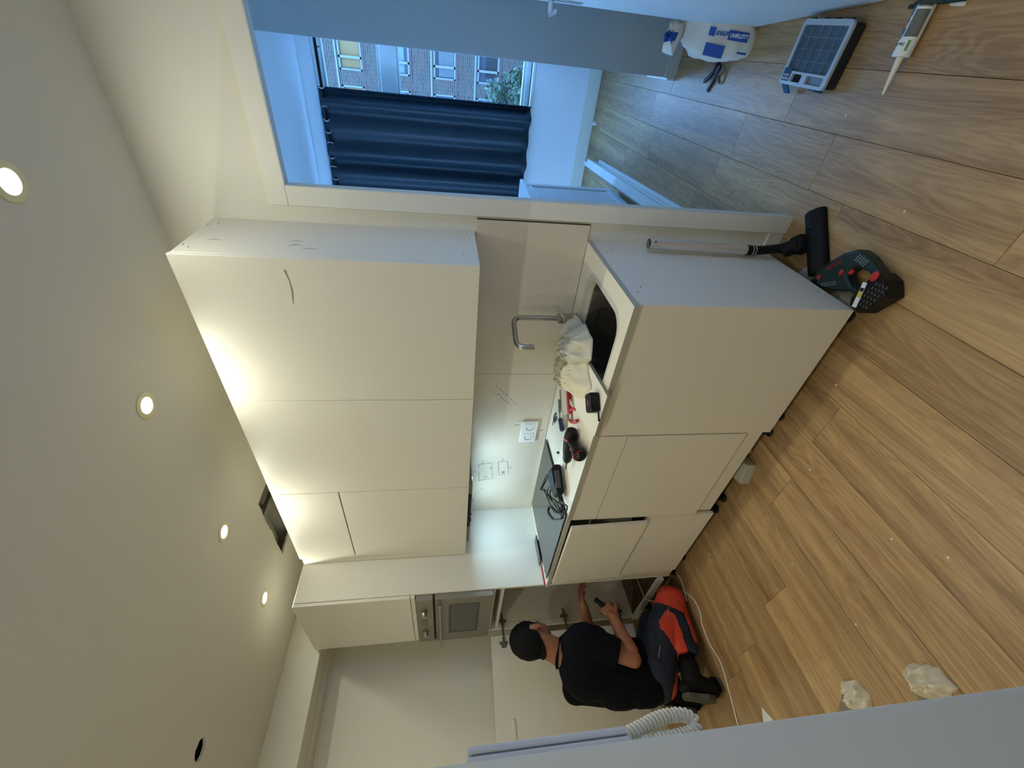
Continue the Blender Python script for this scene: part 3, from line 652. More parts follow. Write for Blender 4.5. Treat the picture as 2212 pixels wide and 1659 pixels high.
for x in (-2.40, -1.98): tube('handle_mount', [L((x, TY-0.016, 1.503)), L((x, TY-0.055, 1.503))], 0.006, steel_m, hb)
for x in (-2.335, -2.045):
    M = aim(L((x, TY-0.0145, 1.597)), (0, -1, 0))
    lathe('knob', [(0.021, 0), (0.021, 0.004), (0.017, 0.005), (0.0165, 0.026), (0.015, 0.028), (0.0001, 0.028)], steel_m, ov, M=M)
box('display', L((-2.225, TY-0.0152, 1.580)), L((-2.155, TY-0.0138, 1.614)), mat('oven_display', (96, 92, 84), 0.25), ov, bev=0)
for i in range(5): box('button', L((-2.22+i*0.017, TY-0.0155, 1.560)), L((-2.212+i*0.017, TY-0.0138, 1.566)), mat('oven_button', (190, 186, 174), 0.4), ov, bev=0)

# ceiling lamps: the row in view, then unseen ones added as fill
glow_m = mat('lamp_glow', (255, 248, 225), 0.5, emis=(255, 246, 214), estr=26)
ring_m = mat('lamp_ring', (228, 220, 178), 0.4)
names = ['recessed ceiling spotlight nearest the doorway, at the picture edge', 'recessed ceiling spotlight above the first wall cabinet', 'recessed ceiling spotlight beside the open duct hole', 'recessed ceiling spotlight in front of the oven tower, farthest one', 'added unseen fill spotlight behind the stub wall near the front wall', 'added unseen fill spotlight in the far left corner behind the kneeling man', 'added unseen fill spotlight behind the camera by the right wall']
for i, (x, y) in enumerate(LAMP_POS):
    s = thing('ceiling_spotlight', names[i], 'spotlight', (x, y, ZC), group='recessed ceiling spotlights')
    lathe('ring', [(0.0345, -0.0005), (0.046, -0.0005), (0.046, -0.003), (0.040, -0.006), (0.029, -0.004), (0.028, 0.012), (0.0335, 0.012)], ring_m, s, n=28, cap=False)
    lathe('lens', [(0.0001, -0.0035), (0.018, -0.003), (0.0275, -0.001), (0.0275, 0.010), (0.0001, 0.010)], glow_m, s, n=24)
    ld = bpy.data.lights.new('lamp_light', 'AREA'); ld.shape = 'DISK'; ld.size = 0.05; ld.energy = LAMP_POWER[i]; ld.color = LAMP_COLOR
    lo = bpy.data.objects.new('lamp_light', ld); C.objects.link(lo); lo.parent = s; lo.location = (0, 0, -0.008)

# ------------------------------------------------------------------ THINGS ON THE WORKTOP
CT = ZT+0.0203
def crumple(name, outline, base, H, m, parent=None, seed=0, rings=16, sub=9, fold=9.0, lift=0.004, centre=None, M=None):
    """crumpled sheet: closed body whose top is folded by ridged noise"""
    n = len(outline); O = []
    for i in range(n):
        a = V((*outline[i], 0)); b = V((*outline[(i+1) % n], 0))
        for k in range(sub): O.append(a.lerp(b, k/sub))
    c = V((*centre, 0)) if centre else sum(O, V())/len(O)
    bm = bmesh.new(); R = []
    for j in range(1, rings+1):
        t = j/rings; ring = []
        for i, p in enumerate(O):
            q = c.lerp(p, t); nx = noise.noise_vector(q*fold*1.3+V((seed, 0, 0)))
            q = q+V((nx.x, nx.y, 0))*0.012*(1 if j < rings else 0.8)
            rg = 1-abs(noise.noise(q*fold+V((seed, 3.3, 0))))*2.2; rg2 = 1-abs(noise.noise(q*fold*2.7+V((seed, 9.3, 1))))*2
            h = H*((1-t**3)*(0.42+0.48*rg+0.2*rg2)) if j < rings else 0
            ring.append(bm.verts.new((q.x, q.y, base+lift+max(h, 0.001))))
        R.append(ring)
    top = bm.verts.new((c.x, c.y, base+H*0.8)); N = len(O)
    for i in range(N): bm.faces.new((top, R[0][i], R[0][(i+1) % N]))
    for A, B in zip(R, R[1:]):
        for i in range(N): bm.faces.new((A[i], B[i], B[(i+1) % N], A[(i+1) % N]))
    low = [bm.verts.new((v.co.x, v.co.y, base)) for v in R[-1]]
    for i in range(N): bm.faces.new((R[-1][i], low[i], low[(i+1) % N], R[-1][(i+1) % N]))
    bm.faces.new(low[::-1])
    if M is not None:
        for v in bm.verts: v.co = M @ v.co
    return fin(name, bm, m, parent, smooth=True, sharp=math.radians(55))
bd = thing('white_board', 'white cut board lying over the left end of the sink', 'board', (-0.47, -0.48, CT), 0)
prism('board', [(0.103, 0.117), (0.130, -0.126), (-0.078, -0.125), (-0.165, 0.120), (-0.12, 0.19), (0.05, 0.19)], 0.0003, 0.0135, mat('white_coated_board', (236, 230, 214), 0.6, var=.03), bd)
prism('board_edge', [(0.1035, 0.117), (0.1305, -0.1265), (-0.0785, -0.1255), (-0.078, -0.125), (0.130, -0.126), (0.103, 0.117)][::-1], 0.0002, 0.0133, raw_m, bd)
BT = CT+0.0138
tag(crumple('plastic_bag', [(-.295, -.10), (-.262, -.25), (-.262, -.36), (-.33, -.395), (-.42, -.34), (-.50, -.23), (-.50, -.10), (-.40, -.065)], BT, 0.085, plastic_bag_m, seed=2, fold=17, rings=24, sub=14), 'translucent grey bag crumpled between the tap and the cream cloth', 'bag')
tag(crumple('dust_cloth', [(-.36, -.36), (-.42, -.46), (-.50, -.43), (-.58, -.32), (-.665, -.14), (-.61, -.05), (-.52, -.06), (-.44, -.20)], BT+0.002, 0.075, cloth_m, seed=11, fold=17, rings=24, sub=14), 'crumpled cream cloth lying between the bag and the tools', 'cloth')
# tape measure
tm = thing('tape_measure', 'black tape measure with a pink mark on the white board', 'tape measure', (-0.425, -0.545, BT), math.radians(50))
prism('case', rrect(-0.037, -0.033, 0.037, 0.033, 0.014, 5), 0, 0.036, black2_m, tm, bev=0.004)
prism('grip', rrect(-0.024, -0.0335, 0.022, -0.020, 0.004, 3), 0.008, 0.0375, black_m, tm, bev=0.002)
box('label', (-0.014, -0.006, 0.0361), (0.012, 0.006, 0.0368), mat('pink_label', (150, 44, 92), 0.5), tm, bev=0)
box('strap', (-0.075, -0.034, 0.006), (-0.030, -0.026, 0.012), black_m, tm)
# red-handled pliers
pr_ = thing('pliers', 'red-handled pliers with open grips beside the cream cloth', 'pliers', (-0.735, -0.29, CT), math.atan2(-0.10, 0.10))
for s in (-1, 1):
    tube('handle', catmull([(0.005, s*0.006, 0.008), (0.035, s*0.026, 0.009), (0.085, s*0.031, 0.009), (0.135, s*0.024, 0.009)]), 0.007, red_m, pr_, taper=[.005]*4+[.0075]*21)
prism('jaw', [(0.01, -0.012), (0.01, 0.012), (-0.012, 0.011), (-0.048, 0.002), (-0.048, -0.002), (-0.012, -0.011)], 0.003, 0.013, steel_m, pr_, bev=0.001)
lathe('rivet', [(0.006, 0.0131), (0.006, 0.015), (0.0001, 0.015)], steel_m, pr_, n=12)
# red folding knife/level body
kn = thing('utility_knife', 'red utility knife with black grip, lying above the pliers', 'knife', (-0.655, -0.235, CT), math.atan2(-0.115, -0.095))
box('body', (-0.045, -0.014, 0), (0.085, 0.014, 0.018), red_m, kn, bev=0.004, seg=2)
box('grip_pad', (-0.01, -0.020, 0.001), (0.03, -0.0135, 0.015), black_m, kn)
box('blade_guide', (0.085, -0.011, 0.003), (0.115, 0.011, 0.012), steel_m, kn)
# screwdriver with purple-blue handle
sdv = thing('screwdriver', 'screwdriver with blue-purple handle beside the pliers jaw', 'screwdriver', (-0.835, -0.20, CT), math.atan2(-0.062, -0.018))
lathe('handle', [(0.007, 0), (0.012, 0.006), (0.011, 0.03), (0.0125, 0.06), (0.010, 0.072), (0.0001, 0.073)], blue_m, sdv, n=12, M=aim((0, 0, 0.0128), (1, 0, 0)))
tube('shaft', [(0, 0, 0.0128), (-0.10, 0.012, 0.0045)], 0.0032, steel_m, sdv)
chs = thing('putty_knife', 'grey steel putty knife near the backsplash', 'putty knife', (-0.79, -0.12, CT), math.atan2(-0.05, -0.05))
prism('blade', [(-0.06, -0.012), (0.04, -0.004), (0.04, 0.004), (-0.06, 0.012)], 0.001, 0.0025, steel_m, chs)
box('handle', (-0.01, -0.006, 0.0026), (0.06, 0.006, 0.012), mat('grey_handle', (120, 122, 118), 0.5), chs)
sn = thing('side_cutters', 'small black-handled cutters against the backsplash', 'pliers', (-0.945, -0.105, CT), math.atan2(-0.01, 0.05))
for s in (-1, 1): tube('handle', catmull([(0, s*0.003, 0.006), (0.02, s*0.014, 0.006), (0.055, s*0.012, 0.006)]), 0.0045, mat('black_navy_grip', (22, 26, 40), 0.5), sn)
prism('jaw', [(0.004, -0.006), (0.004, 0.006), (-0.012, 0.006), (-0.040, 0.0), (-0.012, -0.006)], 0.002, 0.010, steel_m, sn)
wd = thing('plastic_wedge', 'ivory pointed plastic wedge between the red knife and the cloth', 'wedge', (-0.655, -0.30, CT), math.atan2(-0.08, 0.02))
prism('wedge', [(-0.045, -0.010), (-0.045, 0.010), (-0.02, 0.012), (0.05, 0.001), (0.05, -0.001)], 0, 0.012, mat('ivory_plastic', (214, 206, 184), 0.5), wd, bev=0.001)
pn = thing('pencil', 'short dark pencil on the worktop beside the red pliers grips', 'pencil', (-0.61, -0.42, CT), math.atan2(-0.065, 0.059))
lathe('shaft', [(0.0001, -0.045), (0.0035, -0.032), (0.0035, 0.045), (0.0001, 0.045)], mat('dark_pencil', (52, 50, 44), 0.6), pn, n=6, M=aim((0, 0, 0.0037), (1, 0, 0)))
rl = thing('steel_rod', 'thin grey steel rod pointing from the knife towards the drill', 'rod', (-0.815, -0.295, CT), math.atan2(-0.05, -0.07))
tube('rod', [(-0.06, 0, 0.004), (0.05, 0, 0.004)], 0.0038, steel_m, rl)
nb = thing('screw_bit', 'tiny black screw bit on the worktop by the hob corner', 'bit', (-1.025, -0.262, CT))
lathe('bit', [(0.0001, -0.012), (0.005, -0.010), (0.005, 0.010), (0.0001, 0.012)], black_m, nb, n=8, M=aim((0, 0, 0.0052), (0.5, -0.8, 0)))
# cordless drill lying on its side
dr = thing('cordless_drill', 'black cordless drill driver lying on the worktop with its battery end forward', 'drill', (-0.765, -0.435, CT), math.atan2(0.03, 0.16))
prof = [(0.0001, -0.075), (0.022, -0.072), (0.029, -0.05), (0.030, 0.0), (0.027, 0.04), (0.024, 0.062), (0.0001, 0.063)]
lathe('motor_housing', prof, black2_m, dr, n=20, M=aim((0, 0, 0.0305), (-1, 0, 0)))
lathe('chuck', [(0.022, 0.0), (0.023, 0.015), (0.019, 0.035), (0.010, 0.047), (0.0001, 0.048)], black_m, dr, n=18, M=aim((-0.064, 0, 0.0305), (-1, 0, 0)))
tube('bit', [(-0.11, 0, 0.0305), (-0.150, 0, 0.0295)], 0.0048, gun_m, dr)
tube('handle', catmull([(0.022, -0.015, 0.030), (0.028, -0.05, 0.030), (0.036, -0.09, 0.031), (0.040, -0.118, 0.031)]), 0.021, black2_m, dr, n=14)
bt_ = lathe('battery', [(0.0001, 0), (0.027, 0.0), (0.030, 0.004), (0.030, 0.034), (0.027, 0.040), (0.0001, 0.040)], black_m, dr, n=20, M=aim((0.040, -0.112, 0.0305), (0.10, -0.95, 0.10)))
Mb = basis((0.0445, -0.1545, 0.0375), (-1, -0.1, 0), (0, 0.1, 1))
text('lettering', '12V', 0.019, mat('grey_print', (176, 150, 150), 0.5), dr, Mb @ Matrix.Rotation(PI, 4, 'Z') @ Matrix.Translation((0, -0.008, 0)))
tube('red_line', [V((0.0445, -0.1525, 0.031))+V((math.cos(a)*0.027, -0.0005, math.sin(a)*0.027)) for a in [i*PI/8 for i in range(9)]], 0.0012, red_m, dr, n=5)
box('trigger', (-0.018, -0.036, 0.024), (-0.004, -0.024, 0.038), mat('rose_trigger', (170, 60, 66), 0.4), dr, bev=0.002)
lathe('red_ring', [(0.0305, -0.030), (0.0309, -0.028), (0.0309, -0.022), (0.0305, -0.020)], red_m, dr, n=20, M=aim((0, 0, 0.0305), (-1, 0, 0)), cap=False)
# black multi-tool / charger with coiled lead
cg = thing('corded_tool', 'black corded power tool sitting half on the hob', 'power tool', (-1.072, -0.415, CT+0.0122), math.atan2(-0.15, -0.07))
bm = bmesh.new()
prism_bm(bm, [(-0.080, 0.0), (0.062, 0.0), (0.075, 0.018), (0.066, 0.038), (0.01, 0.052), (-0.055, 0.056), (-0.082, 0.036)], -0.045, 0.045, M=Matrix(((1, 0, 0, 0), (0, 0, 1, 0), (0, 1, 0, 0), (0, 0, 0, 1))), bev=0.010)
fin('housing', bm, black2_m, cg, smooth=True)
for i in range(5): box('vent_rib', (-0.02+i*0.012, -0.034, 0.0500-i*0.0014), (-0.015+i*0.012, 0.028, 0.0555-i*0.0014), black_m, cg)
box('grey_side', (-0.05, 0.040, 0.015), (0.04, 0.0475, 0.042), mat('smoky_grey_plastic', (58, 56, 64), 0.35), cg, bev=0.003)
tube('strain_relief', [(0.070, 0.0, 0.022), (0.100, 0.0, 0.016)], 0.006, black_m, cg)
HB = CT+0.0125
lead = catmull([(-1.12, -0.545, HB+.014), (-1.165, -0.50, HB+.005), (-1.215, -0.50, HB+.005), (-1.285, -0.44, HB+.006), (-1.36, -0.36, HB+.004), (-1.42, -0.355, HB+.004), (-1.36, -0.44, HB+.005), (-1.27, -0.50, HB+.004), (-1.19, -0.54, HB+.004), (-1.19, -0.47, HB+.010), (-1.26, -0.40, HB+.012), (-1.34, -0.30, HB+.008), (-1.27, -0.30, HB+.010), (-1.17, -0.38, HB+.014), (-1.09, -0.52, HB+.016), (-1.06, -0.57, HB+.006), (-1.13, -0.56, HB+.008), (-1.25, -0.47, HB+.014), (-1.31, -0.38, HB+.012), (-1.40, -0.22, HB+.004), (-1.47, -0.165, HB+.004), (-1.38, -0.185, HB+.004), (-1.26, -0.22, HB+.010), (-1.20, -0.28, HB+.020)], 7)
lb_ = tube('lead', [p-V(cg.location) for p in lead], 0.0034, black_m, None, n=6); lb_.parent = cg
lb_.matrix_parent_inverse = Matrix.Rotation(-cg.rotation_euler.z, 4, 'Z')
# small metal clip by the hob corner
cl = thing('metal_clip', 'tiny metal clip beside the front left corner of the hob', 'clip', (-1.815, -0.50, CT))
tube('clip', [(-.015, 0, .002), (0, .006, .002), (.004, -.006, .006), (.016, 0, .002)], 0.0018, steel_m, cl, n=6)

# ------------------------------------------------------------------ INTERCOM ON THE NEAR WALL
ic = thing('intercom', 'white wall intercom handset seen edge-on on the near wall', 'intercom', (-0.105, -1.593, 1.34))
box('base', (-0.045, 0, -0.105), (0.037, 0.011, 0.103), mat('intercom_white', (214, 214, 216), 0.4), ic, bev=0.002)
box('handset', (-0.043, 0.0125, -0.103), (0.035, 0.0215, 0.1015), mat('intercom_white', (214, 214, 216), 0.4), ic, bev=0.003, seg=2)
box('seam', (-0.04, 0.0111, -0.10), (0.0345, 0.0124, 0.095), mat('intercom_seam', (120, 122, 130), 0.5), ic, bev=0)
cpts = catmull([(-0.11, -1.577, 1.236), (-0.11, -1.570, 1.208), (-0.11, -1.5625, 1.178), (-0.11, -1.560, 1.152), (-0.11, -1.563, 1.133), (-0.11, -1.571, 1.1245), (-0.11, -1.5805, 1.133), (-0.11, -1.5835, 1.155), (-0.11, -1.5842, 1.19), (-0.11, -1.586, 1.215), (-0.11, -1.588, 1.236)], 24)
hel = []; acc = 0.0; pitch = 0.0058
for i, p in enumerate(cpts[:-1]):
    q = cpts[i+1]; seglen = (q-p).length; d = (q-p).normalized(); a = V((1, 0, 0)); b = d.cross(a).normalized(); n_ = max(1, int(seglen/pitch*12))
    for k in range(n_):
        ph = 2*PI*(acc+seglen*k/n_)/pitch; hel.append(p.lerp(q, k/n_)+(a*math.cos(ph)+b*math.sin(ph))*0.0068)
    acc += seglen
bm = bmesh.new(); atube(bm, [h-V(ic.location) for h in hel], 0.0028, 6)
fin('coiled_cord', bm, mat('cream_cord', (226, 220, 204), 0.45), ic, smooth=True)

# ------------------------------------------------------------------ THINGS ON THE FLOOR
vt = thing('vacuum_wand', 'chrome vacuum wand with wide black floor nozzle against the end panel', 'vacuum tube', (0.05, -0.12, 0))
O = V(vt.location)
w0, w1 = V((0.036, -0.105, 0.655))-O, V((0.030, -0.108, 0.19))-O
bm = bmesh.new(); atube(bm, [w0, w1], 0.0200, 20, cap=False); atube(bm, [w0, w1], 0.0185, 20, cap=False); 
wt_ = fin('wand', bm, chrome_m, vt, smooth=True)
lathe('wand_bore', [(0.0001, 0), (0.0185, 0)], dark_m, wt_, n=18, M=aim(w0-V((0, 0, 0.012)), (0, 0, 1)), cap=False)
lathe('pin_hole', [(0.0001, 0), (0.004, 0)], dark_m, wt_, n=10, M=aim(w0+V((0.0135, -0.0150, -0.02)), (0.65, -0.75, 0)), cap=False)
lathe('collar', [(0.0212, 0), (0.0212, 0.045), (0.0001, 0.045)], black_m, vt, n=18, M=aim(w1+V((0, 0, -0.01)), (0, 0, 1)))
for dz in (0.0, 0.012): lathe('ring', [(0.0218, 0), (0.0224, 0.002), (0.0218, 0.004)], chrome_m, vt, n=18, M=aim(w1+V((0, 0, -0.004+dz)), (0, 0, 1)))
tube('neck', catmull([w1, w1+V((0.004, 0.0, -0.05)), w1+V((0.014, -0.005, -0.10)), V((0.055, -0.130, 0.055))-O]), 0.0185, black_m, vt, n=16)
tube('swivel', [V((0.045, -0.125, 0.060))-O, V((0.085, -0.165, 0.040))-O], 0.030, black2_m, vt, n=14)
bm = bmesh.new(); abox(bm, (-0.035, -0.03, 0.004), (0.035, 0.03, 0.062), 0.012, Matrix.Translation(V((0.082, -0.158, 0))-O) @ Matrix.Rotation(math.radians(43), 4, 'Z'), seg=2); fin('swivel_block', bm, black2_m, vt, smooth=True)
nd = V((0.19, 0.175, 0)).normalized(); nn = V((0.72, -0.69, 0)).normalized()
Mn = basis(V((0.108, -0.212, 0.0))-O, nd, (0, 0, 1))
bm = bmesh.new()
prism_bm(bm, [(-0.034, 0.004), (-0.030, 0.038), (0.0, 0.046), (0.034, 0.030), (0.042, 0.006), (0.036, 0.0), (-0.030, 0.0)][::-1], -0.125, 0.130,
         M=Matrix(((nn.x, 0, nd.x, Mn[0][3]), (nn.y, 0, nd.y, Mn[1][3]), (0, 1, 0, 0), (0, 0, 0, 1))), bev=0.008)
fin('floor_nozzle', bm, black2_m, vt, smooth=True)
bm = bmesh.new(); abox(bm, (0.055, -0.018, 0.0405), (0.085, 0.006, 0.048), 0.003, Matrix.Translation(V((0.108, -0.212, 0))-O) @ Matrix(((nd.x, nn.x, 0, 0), (nd.y, nn.y, 0, 0), (0, 0, 1, 0), (0, 0, 0, 1)))); fin('pedal', bm, black_m, vt)
# cordless saw lying on its side
P_ = lambda L, o: [(x-o[0], y-o[1]) for x, y in L]
so_ = (0.075, -0.47)
sw = thing('cordless_saw', 'dark green cordless power tool with red buttons lying by the cabinet corner', 'power tool', (so_[0], so_[1], 0))
body = [(0.020, -0.322), (0.046, -0.325), (0.090, -0.352), (0.135, -0.385), (0.168, -0.430), (0.162, -0.480), (0.140, -0.540), (0.128, -0.560), (0.030, -0.535), (0.040, -0.490), (0.012, -0.430), (-0.004, -0.360)]
hole_ = [(0.080, -0.440), (0.116, -0.458), (0.120, -0.515), (0.104, -0.542), (0.056, -0.528), (0.058, -0.485)]
bm = bmesh.new(); prism_bm(bm, P_(body, so_), 0.012, 0.062, holes=[P_(hole_, so_)]); bb = fin('housing', bm, green_m, sw)
bvm = bb.modifiers.new('b', 'BEVEL'); bvm.width = 0.010; bvm.segments = 3; bvm.limit_method = 'ANGLE'
bat = [(0.138, -0.548), (0.128, -0.592), (0.088, -0.628), (0.000, -0.580), (0.010, -0.535), (0.030, -0.524)]
prism('battery', P_(bat, so_), 0.0, 0.078, black_m, sw, bev=0.007)
mesh_m = mat('grille_rib', (70, 68, 60), 0.4)
bm = bmesh.new()
for i in range(6):
    for j in range(4):
        c = V((0.030+i*0.0155+j*0.001-so_[0], -0.560-j*0.0125+i*0.0005-i*0.004-so_[1]+0.0, 0.0785)); abox(bm, c-V((.0045, .003, .0005)), c+V((.0045, .003, .0006)), 0)
tag(fin('grille', bm, mesh_m, sw), kind='stuff')
def ovb(name, x, y, z, r, m, par, h=0.006, sx=1.0): return lathe(name, [(r, 0), (r, h), (r*.7, h+.002), (0.0001, h+.002)], m, par, n=14, M=Matrix.Translation((x-so_[0], y-so_[1], z)) @ Matrix.Diagonal((sx, 1, 1, 1)))
ovb('button', 0.028, -0.352, 0.060, 0.008, red_m, sw); ovb('trigger', 0.094, -0.446, 0.045, 0.011, red_m, sw, h=.010); ovb('slide_switch', 0.080, -0.425, 0.060, 0.007, red_m, sw, sx=1.5); ovb('battery_latch', 0.124, -0.556, 0.074, 0.012, red_m, sw, sx=1.4)
lblM = basis((0.054-so_[0], -0.548-so_[1], 0.0785), (0.085, 0.018, 0), (-0.018, 0.085, 0))
bm = bmesh.new(); abox(bm, (-0.042, -0.009, 0.0001), (0.042, 0.007, 0.0008), 0, lblM); lbl = fin('label', bm, print_white_m, sw)
bm = bmesh.new(); abox(bm, (-0.008, -0.008, 0.0009), (0.010, 0.006, 0.0013), 0, lblM); fin('yellow_mark', bm, mat('yellow_print', (214, 186, 40), 0.5), lbl)
bm = bmesh.new(); abox(bm, (0.012, -0.008, 0.0009), (0.024, 0.006, 0.0013), 0, lblM); fin('black_mark', bm, print_black_m, lbl)
text('lettering', 'BOSCH', 0.019, print_red_m, sw, basis((0.088-so_[0], -0.380-so_[1], 0.0625), (0.75, -0.62, 0), (0.62, 0.75, 0)))
bm = bmesh.new()
for i in range(4):
    for j in range(5): c = V((0.135+i*.006-j*.001-so_[0], -0.445-j*.010-i*.002-so_[1], 0.0625)); abox(bm, c-V((.0018, .0018, .0006)), c+V((.0018, .0018, .0008)), 0)
for i in range(6):
    for j in range(2): c = V((0.008+i*.006+j*.004-so_[0], -0.395-i*.009+j*.008-so_[1]+.01, 0.0625)); abox(bm, c-V((.0025, .0016, .0006)), c+V((.0025, .0016, .0008)), 0)
tag(fin('grip_dot', bm, mat('grip_dot', (150, 158, 160), 0.4), sw), kind='stuff')
lathe('saw_nose', [(0.026, -0.03), (0.028, 0.0), (0.024, 0.03), (0.0001, 0.031)], black_m, sw, n=16, M=aim((0.012-so_[0], -0.345-so_[1], 0.034), (-0.8, 0.55, 0)))
tag(crumple('rag', [(-0.02, -0.36), (0.03, -0.45), (0.035, -0.52), (-0.03, -0.50), (-0.055, -0.40)], 0.0, 0.028, mat('grey_rag', (150, 142, 130), 0.9, bump=.3), seed=5, fold=14, rings=8, sub=4), 'small grey rag under the green power tool by the panel corner', 'rag')
tag(crumple('rag', [(0.00, -0.20), (0.05, -0.235), (0.035, -0.31), (-0.05, -0.26), (-0.07, -0.17)], 0.0, 0.012, mat('grey_rag', (150, 142, 130), 0.9), seed=8, fold=14, rings=7, sub=4), 'flat grey rag on the floor behind the vacuum nozzle', 'rag')

# white plaster bag
bgx = thing('plaster_bag', 'crumpled white paper bag with blue printing leaning by the door', 'bag', (0.715, 0.80, 0), 0)
bm = bmesh.new(); NB = 40; ringsB = []
leanv = V((0.03, 0.16, 0))
for j in range(27):
    t = j/26; z = 0.335*t
    wx = 0.082*(0.82+0.36*math.sin(min(t*1.25, 1)*PI*0.62)) if t < .72 else 0.086*(1-(t-.72)/.28*0.62)
    wy = 0.060*(1-0.15*t) if t < .7 else 0.052*(1-(t-.7)/.3*0.7)
    if t < 0.08: wx *= .90+t; wy *= .85+t*1.8
    R = []
    for k in range(NB):
        a = 2*PI*k/NB; cx = math.copysign(abs(math.cos(a))**.55, math.cos(a)); cy = math.copysign(abs(math.sin(a))**.7, math.sin(a))
        p = V((cx*wx, cy*wy, z))+leanv*t*t
        nz = (noise.noise(V((p.x*14, p.y*14, p.z*11+4)))+.5*noise.noise(V((p.x*38, p.y*38, p.z*30))))*0.013*(0.3+2.6*max(0, t-.68)/.32+.4); nrm = V((cx, cy, 0)).normalized()
        R.append(bm.verts.new(p+nrm*nz))
    ringsB.append(R)
for A, B in zip(ringsB, ringsB[1:]):
    for k in range(NB): bm.faces.new((A[k], A[(k+1) % NB], B[(k+1) % NB], B[k]))
bm.faces.new(ringsB[0][::-1]); bm.faces.new(ringsB[-1])
fin('paper_bag', bm, bag_m, bgx, smooth=True, sharp=math.radians(60))
tag_top = crumple('folded_top', [(-0.07, -0.03), (0.06, -0.035), (0.075, 0.03), (0.0, 0.05), (-0.065, 0.035)], 0.0, 0.06, bag_m, bgx, seed=21, fold=22, rings=9, sub=5, M=Matrix.Translation((-0.010, 0.125, 0.325)) @ Matrix.Rotation(math.radians(42), 4, 'X') @ Matrix.Rotation(math.radians(15), 4, 'Y'))
# the front faces the kitchen (-y); the printing runs downwards
def onbag(u, v, off=0.0): t = v/0.335; return V((u, -0.0615*(1-.15*t)-off, v))+leanv*t*t
def bagpatch(name, pts, m, off):
    bm = bmesh.new(); n = 9
    (u0, v0), (u1, v1) = pts; g = [[bm.verts.new(onbag(u0+(u1-u0)*i/n, v0+(v1-v0)*j/n, off)) for i in range(n+1)] for j in range(n+1)]
    for j in range(n):
        for i in range(n): bm.faces.new((g[j][i], g[j][i+1], g[j+1][i+1], g[j+1][i]))
    return fin(name, bm, m, bgx)
bagpatch('blue_field', ((-0.006, 0.045), (0.030, 0.135)), print_blue_m, 0.0105)
bagpatch('blue_band', ((-0.078, 0.135), (-0.030, 0.215)), print_blue_m, 0.0110)
bagpatch('blue_logo', ((-0.004, 0.190), (0.028, 0.215)), print_blue_m, 0.0105)
Mt = lambda u, v, off: basis(onbag(u, v, off), (0, -0.25, -1), (1, 0, 0))
text('lettering', 'UNIFLOTT', 0.0205, print_white_m, bgx, Mt(0.012, 0.09, 0.0125), sx=.86, bold=.0007)
text('lettering', 'KNAUF', 0.0235, print_blue_m, bgx, Mt(0.011, 0.163, 0.0125), shear=.25, sx=.72, bold=.0010)
bagpatch('blue_mark', ((0.060, 0.105), (0.082, 0.132)), print_blue_m, 0.008)
bagpatch('blue_strip', ((-0.05, 0.03), (-0.042, 0.075)), print_blue_m, 0.0105)
# black straps with steel hook in front of the bag
hk = thing('strap_clamp', 'black straps with a bent steel hook on the floor by the bag', 'strap', (0.57, 1.02, 0))
Ob = V(hk.location)
for pts in ([(0.64, 0.96, 0.03), (0.58, 1.03, 0.012), (0.545, 1.10, 0.006)], [(0.62, 0.93, 0.03), (0.56, 0.99, 0.012), (0.505, 1.03, 0.006)]):
    bm = bmesh.new(); c = catmull([V(p)-Ob for p in pts], 5)
    for a, b in zip(c, c[1:]):
        d = (b-a).normalized(); s = d.cross(V((0, 0, 1))).normalized()*0.010; u = V((0, 0, .0035))
        vs = [bm.verts.new(p) for p in (a+s+u, a-s+u, b-s+u, b+s+u, a+s-u, a-s-u, b-s-u, b+s-u)]
        for f in ((0, 1, 2, 3), (7, 6, 5, 4), (0, 3, 7, 4), (1, 5, 6, 2), (0, 4, 5, 1), (3, 2, 6, 7)): bm.faces.new([vs[i] for i in f])
    fin('strap', bm, black_m, hk)
tube('steel_hook', [V(p)-Ob for p in catmull([(0.62, 0.93, 0.02), (0.585, 0.90, 0.006), (0.55, 0.905, 0.005), (0.548, 0.935, 0.005), (0.575, 0.965, 0.006)], 5)], 0.004, steel_m, hk)
ovr = lathe('red_knob', [(0.0001, 0), (0.016, 0.002), (0.016, 0.02), (0.0001, 0.022)], mat('dark_red_knob', (120, 30, 36), 0.5), hk, loc=V((0.632, 0.985, 0.012))-Ob, n=14)

# organiser case
oc = thing('organizer_case', 'small parts organizer case with clear lid and teal latches', 'case', (0.680, 0.225, 0), math.radians(-2))
prism('base', rrect(-0.10, -0.135, 0.095, 0.128, 0.014, 4), 0.002, 0.044, mat('case_dark_green', (20, 30, 32), 0.4), oc, bev=0.004)
tray_m = mat('tray_plastic', (112, 122, 134), 0.4)
HX = (-0.100, -0.066); HY = (0.005, 0.065)
prism('lid_rim', rrect(-0.105, -0.137, 0.100, 0.135, 0.016, 4), 0.045, 0.056, mat('frosted_lid_rim', (168, 180, 188), 0.35), oc, holes=[rrect(-0.060, -0.122, 0.082, 0.120, 0.006, 3), rrect(-0.094, 0.010, -0.068, 0.070, 0.004, 3), rrect(-0.094, -0.118, -0.068, -0.02, 0.004, 3)])
prism('lid', rrect(-0.062, -0.124, 0.084, 0.122, 0.006, 3), 0.051, 0.053, lid_m, oc)
box('tray_floor', (-0.062, -0.124, 0.0445), (0.084, 0.122, 0.0455), tray_m, oc, bev=0)
bm = bmesh.new()
for i in range(1, 4): abox(bm, (-0.062+i*0.0365-.0008, -0.124, 0.0456), (-0.062+i*0.0365+.0008, 0.122, 0.0508), 0)
for j in range(1, 5): abox(bm, (-0.062, -0.124+j*.049-.0008, 0.0456), (0.084, -0.124+j*.049+.0008, 0.0508), 0)
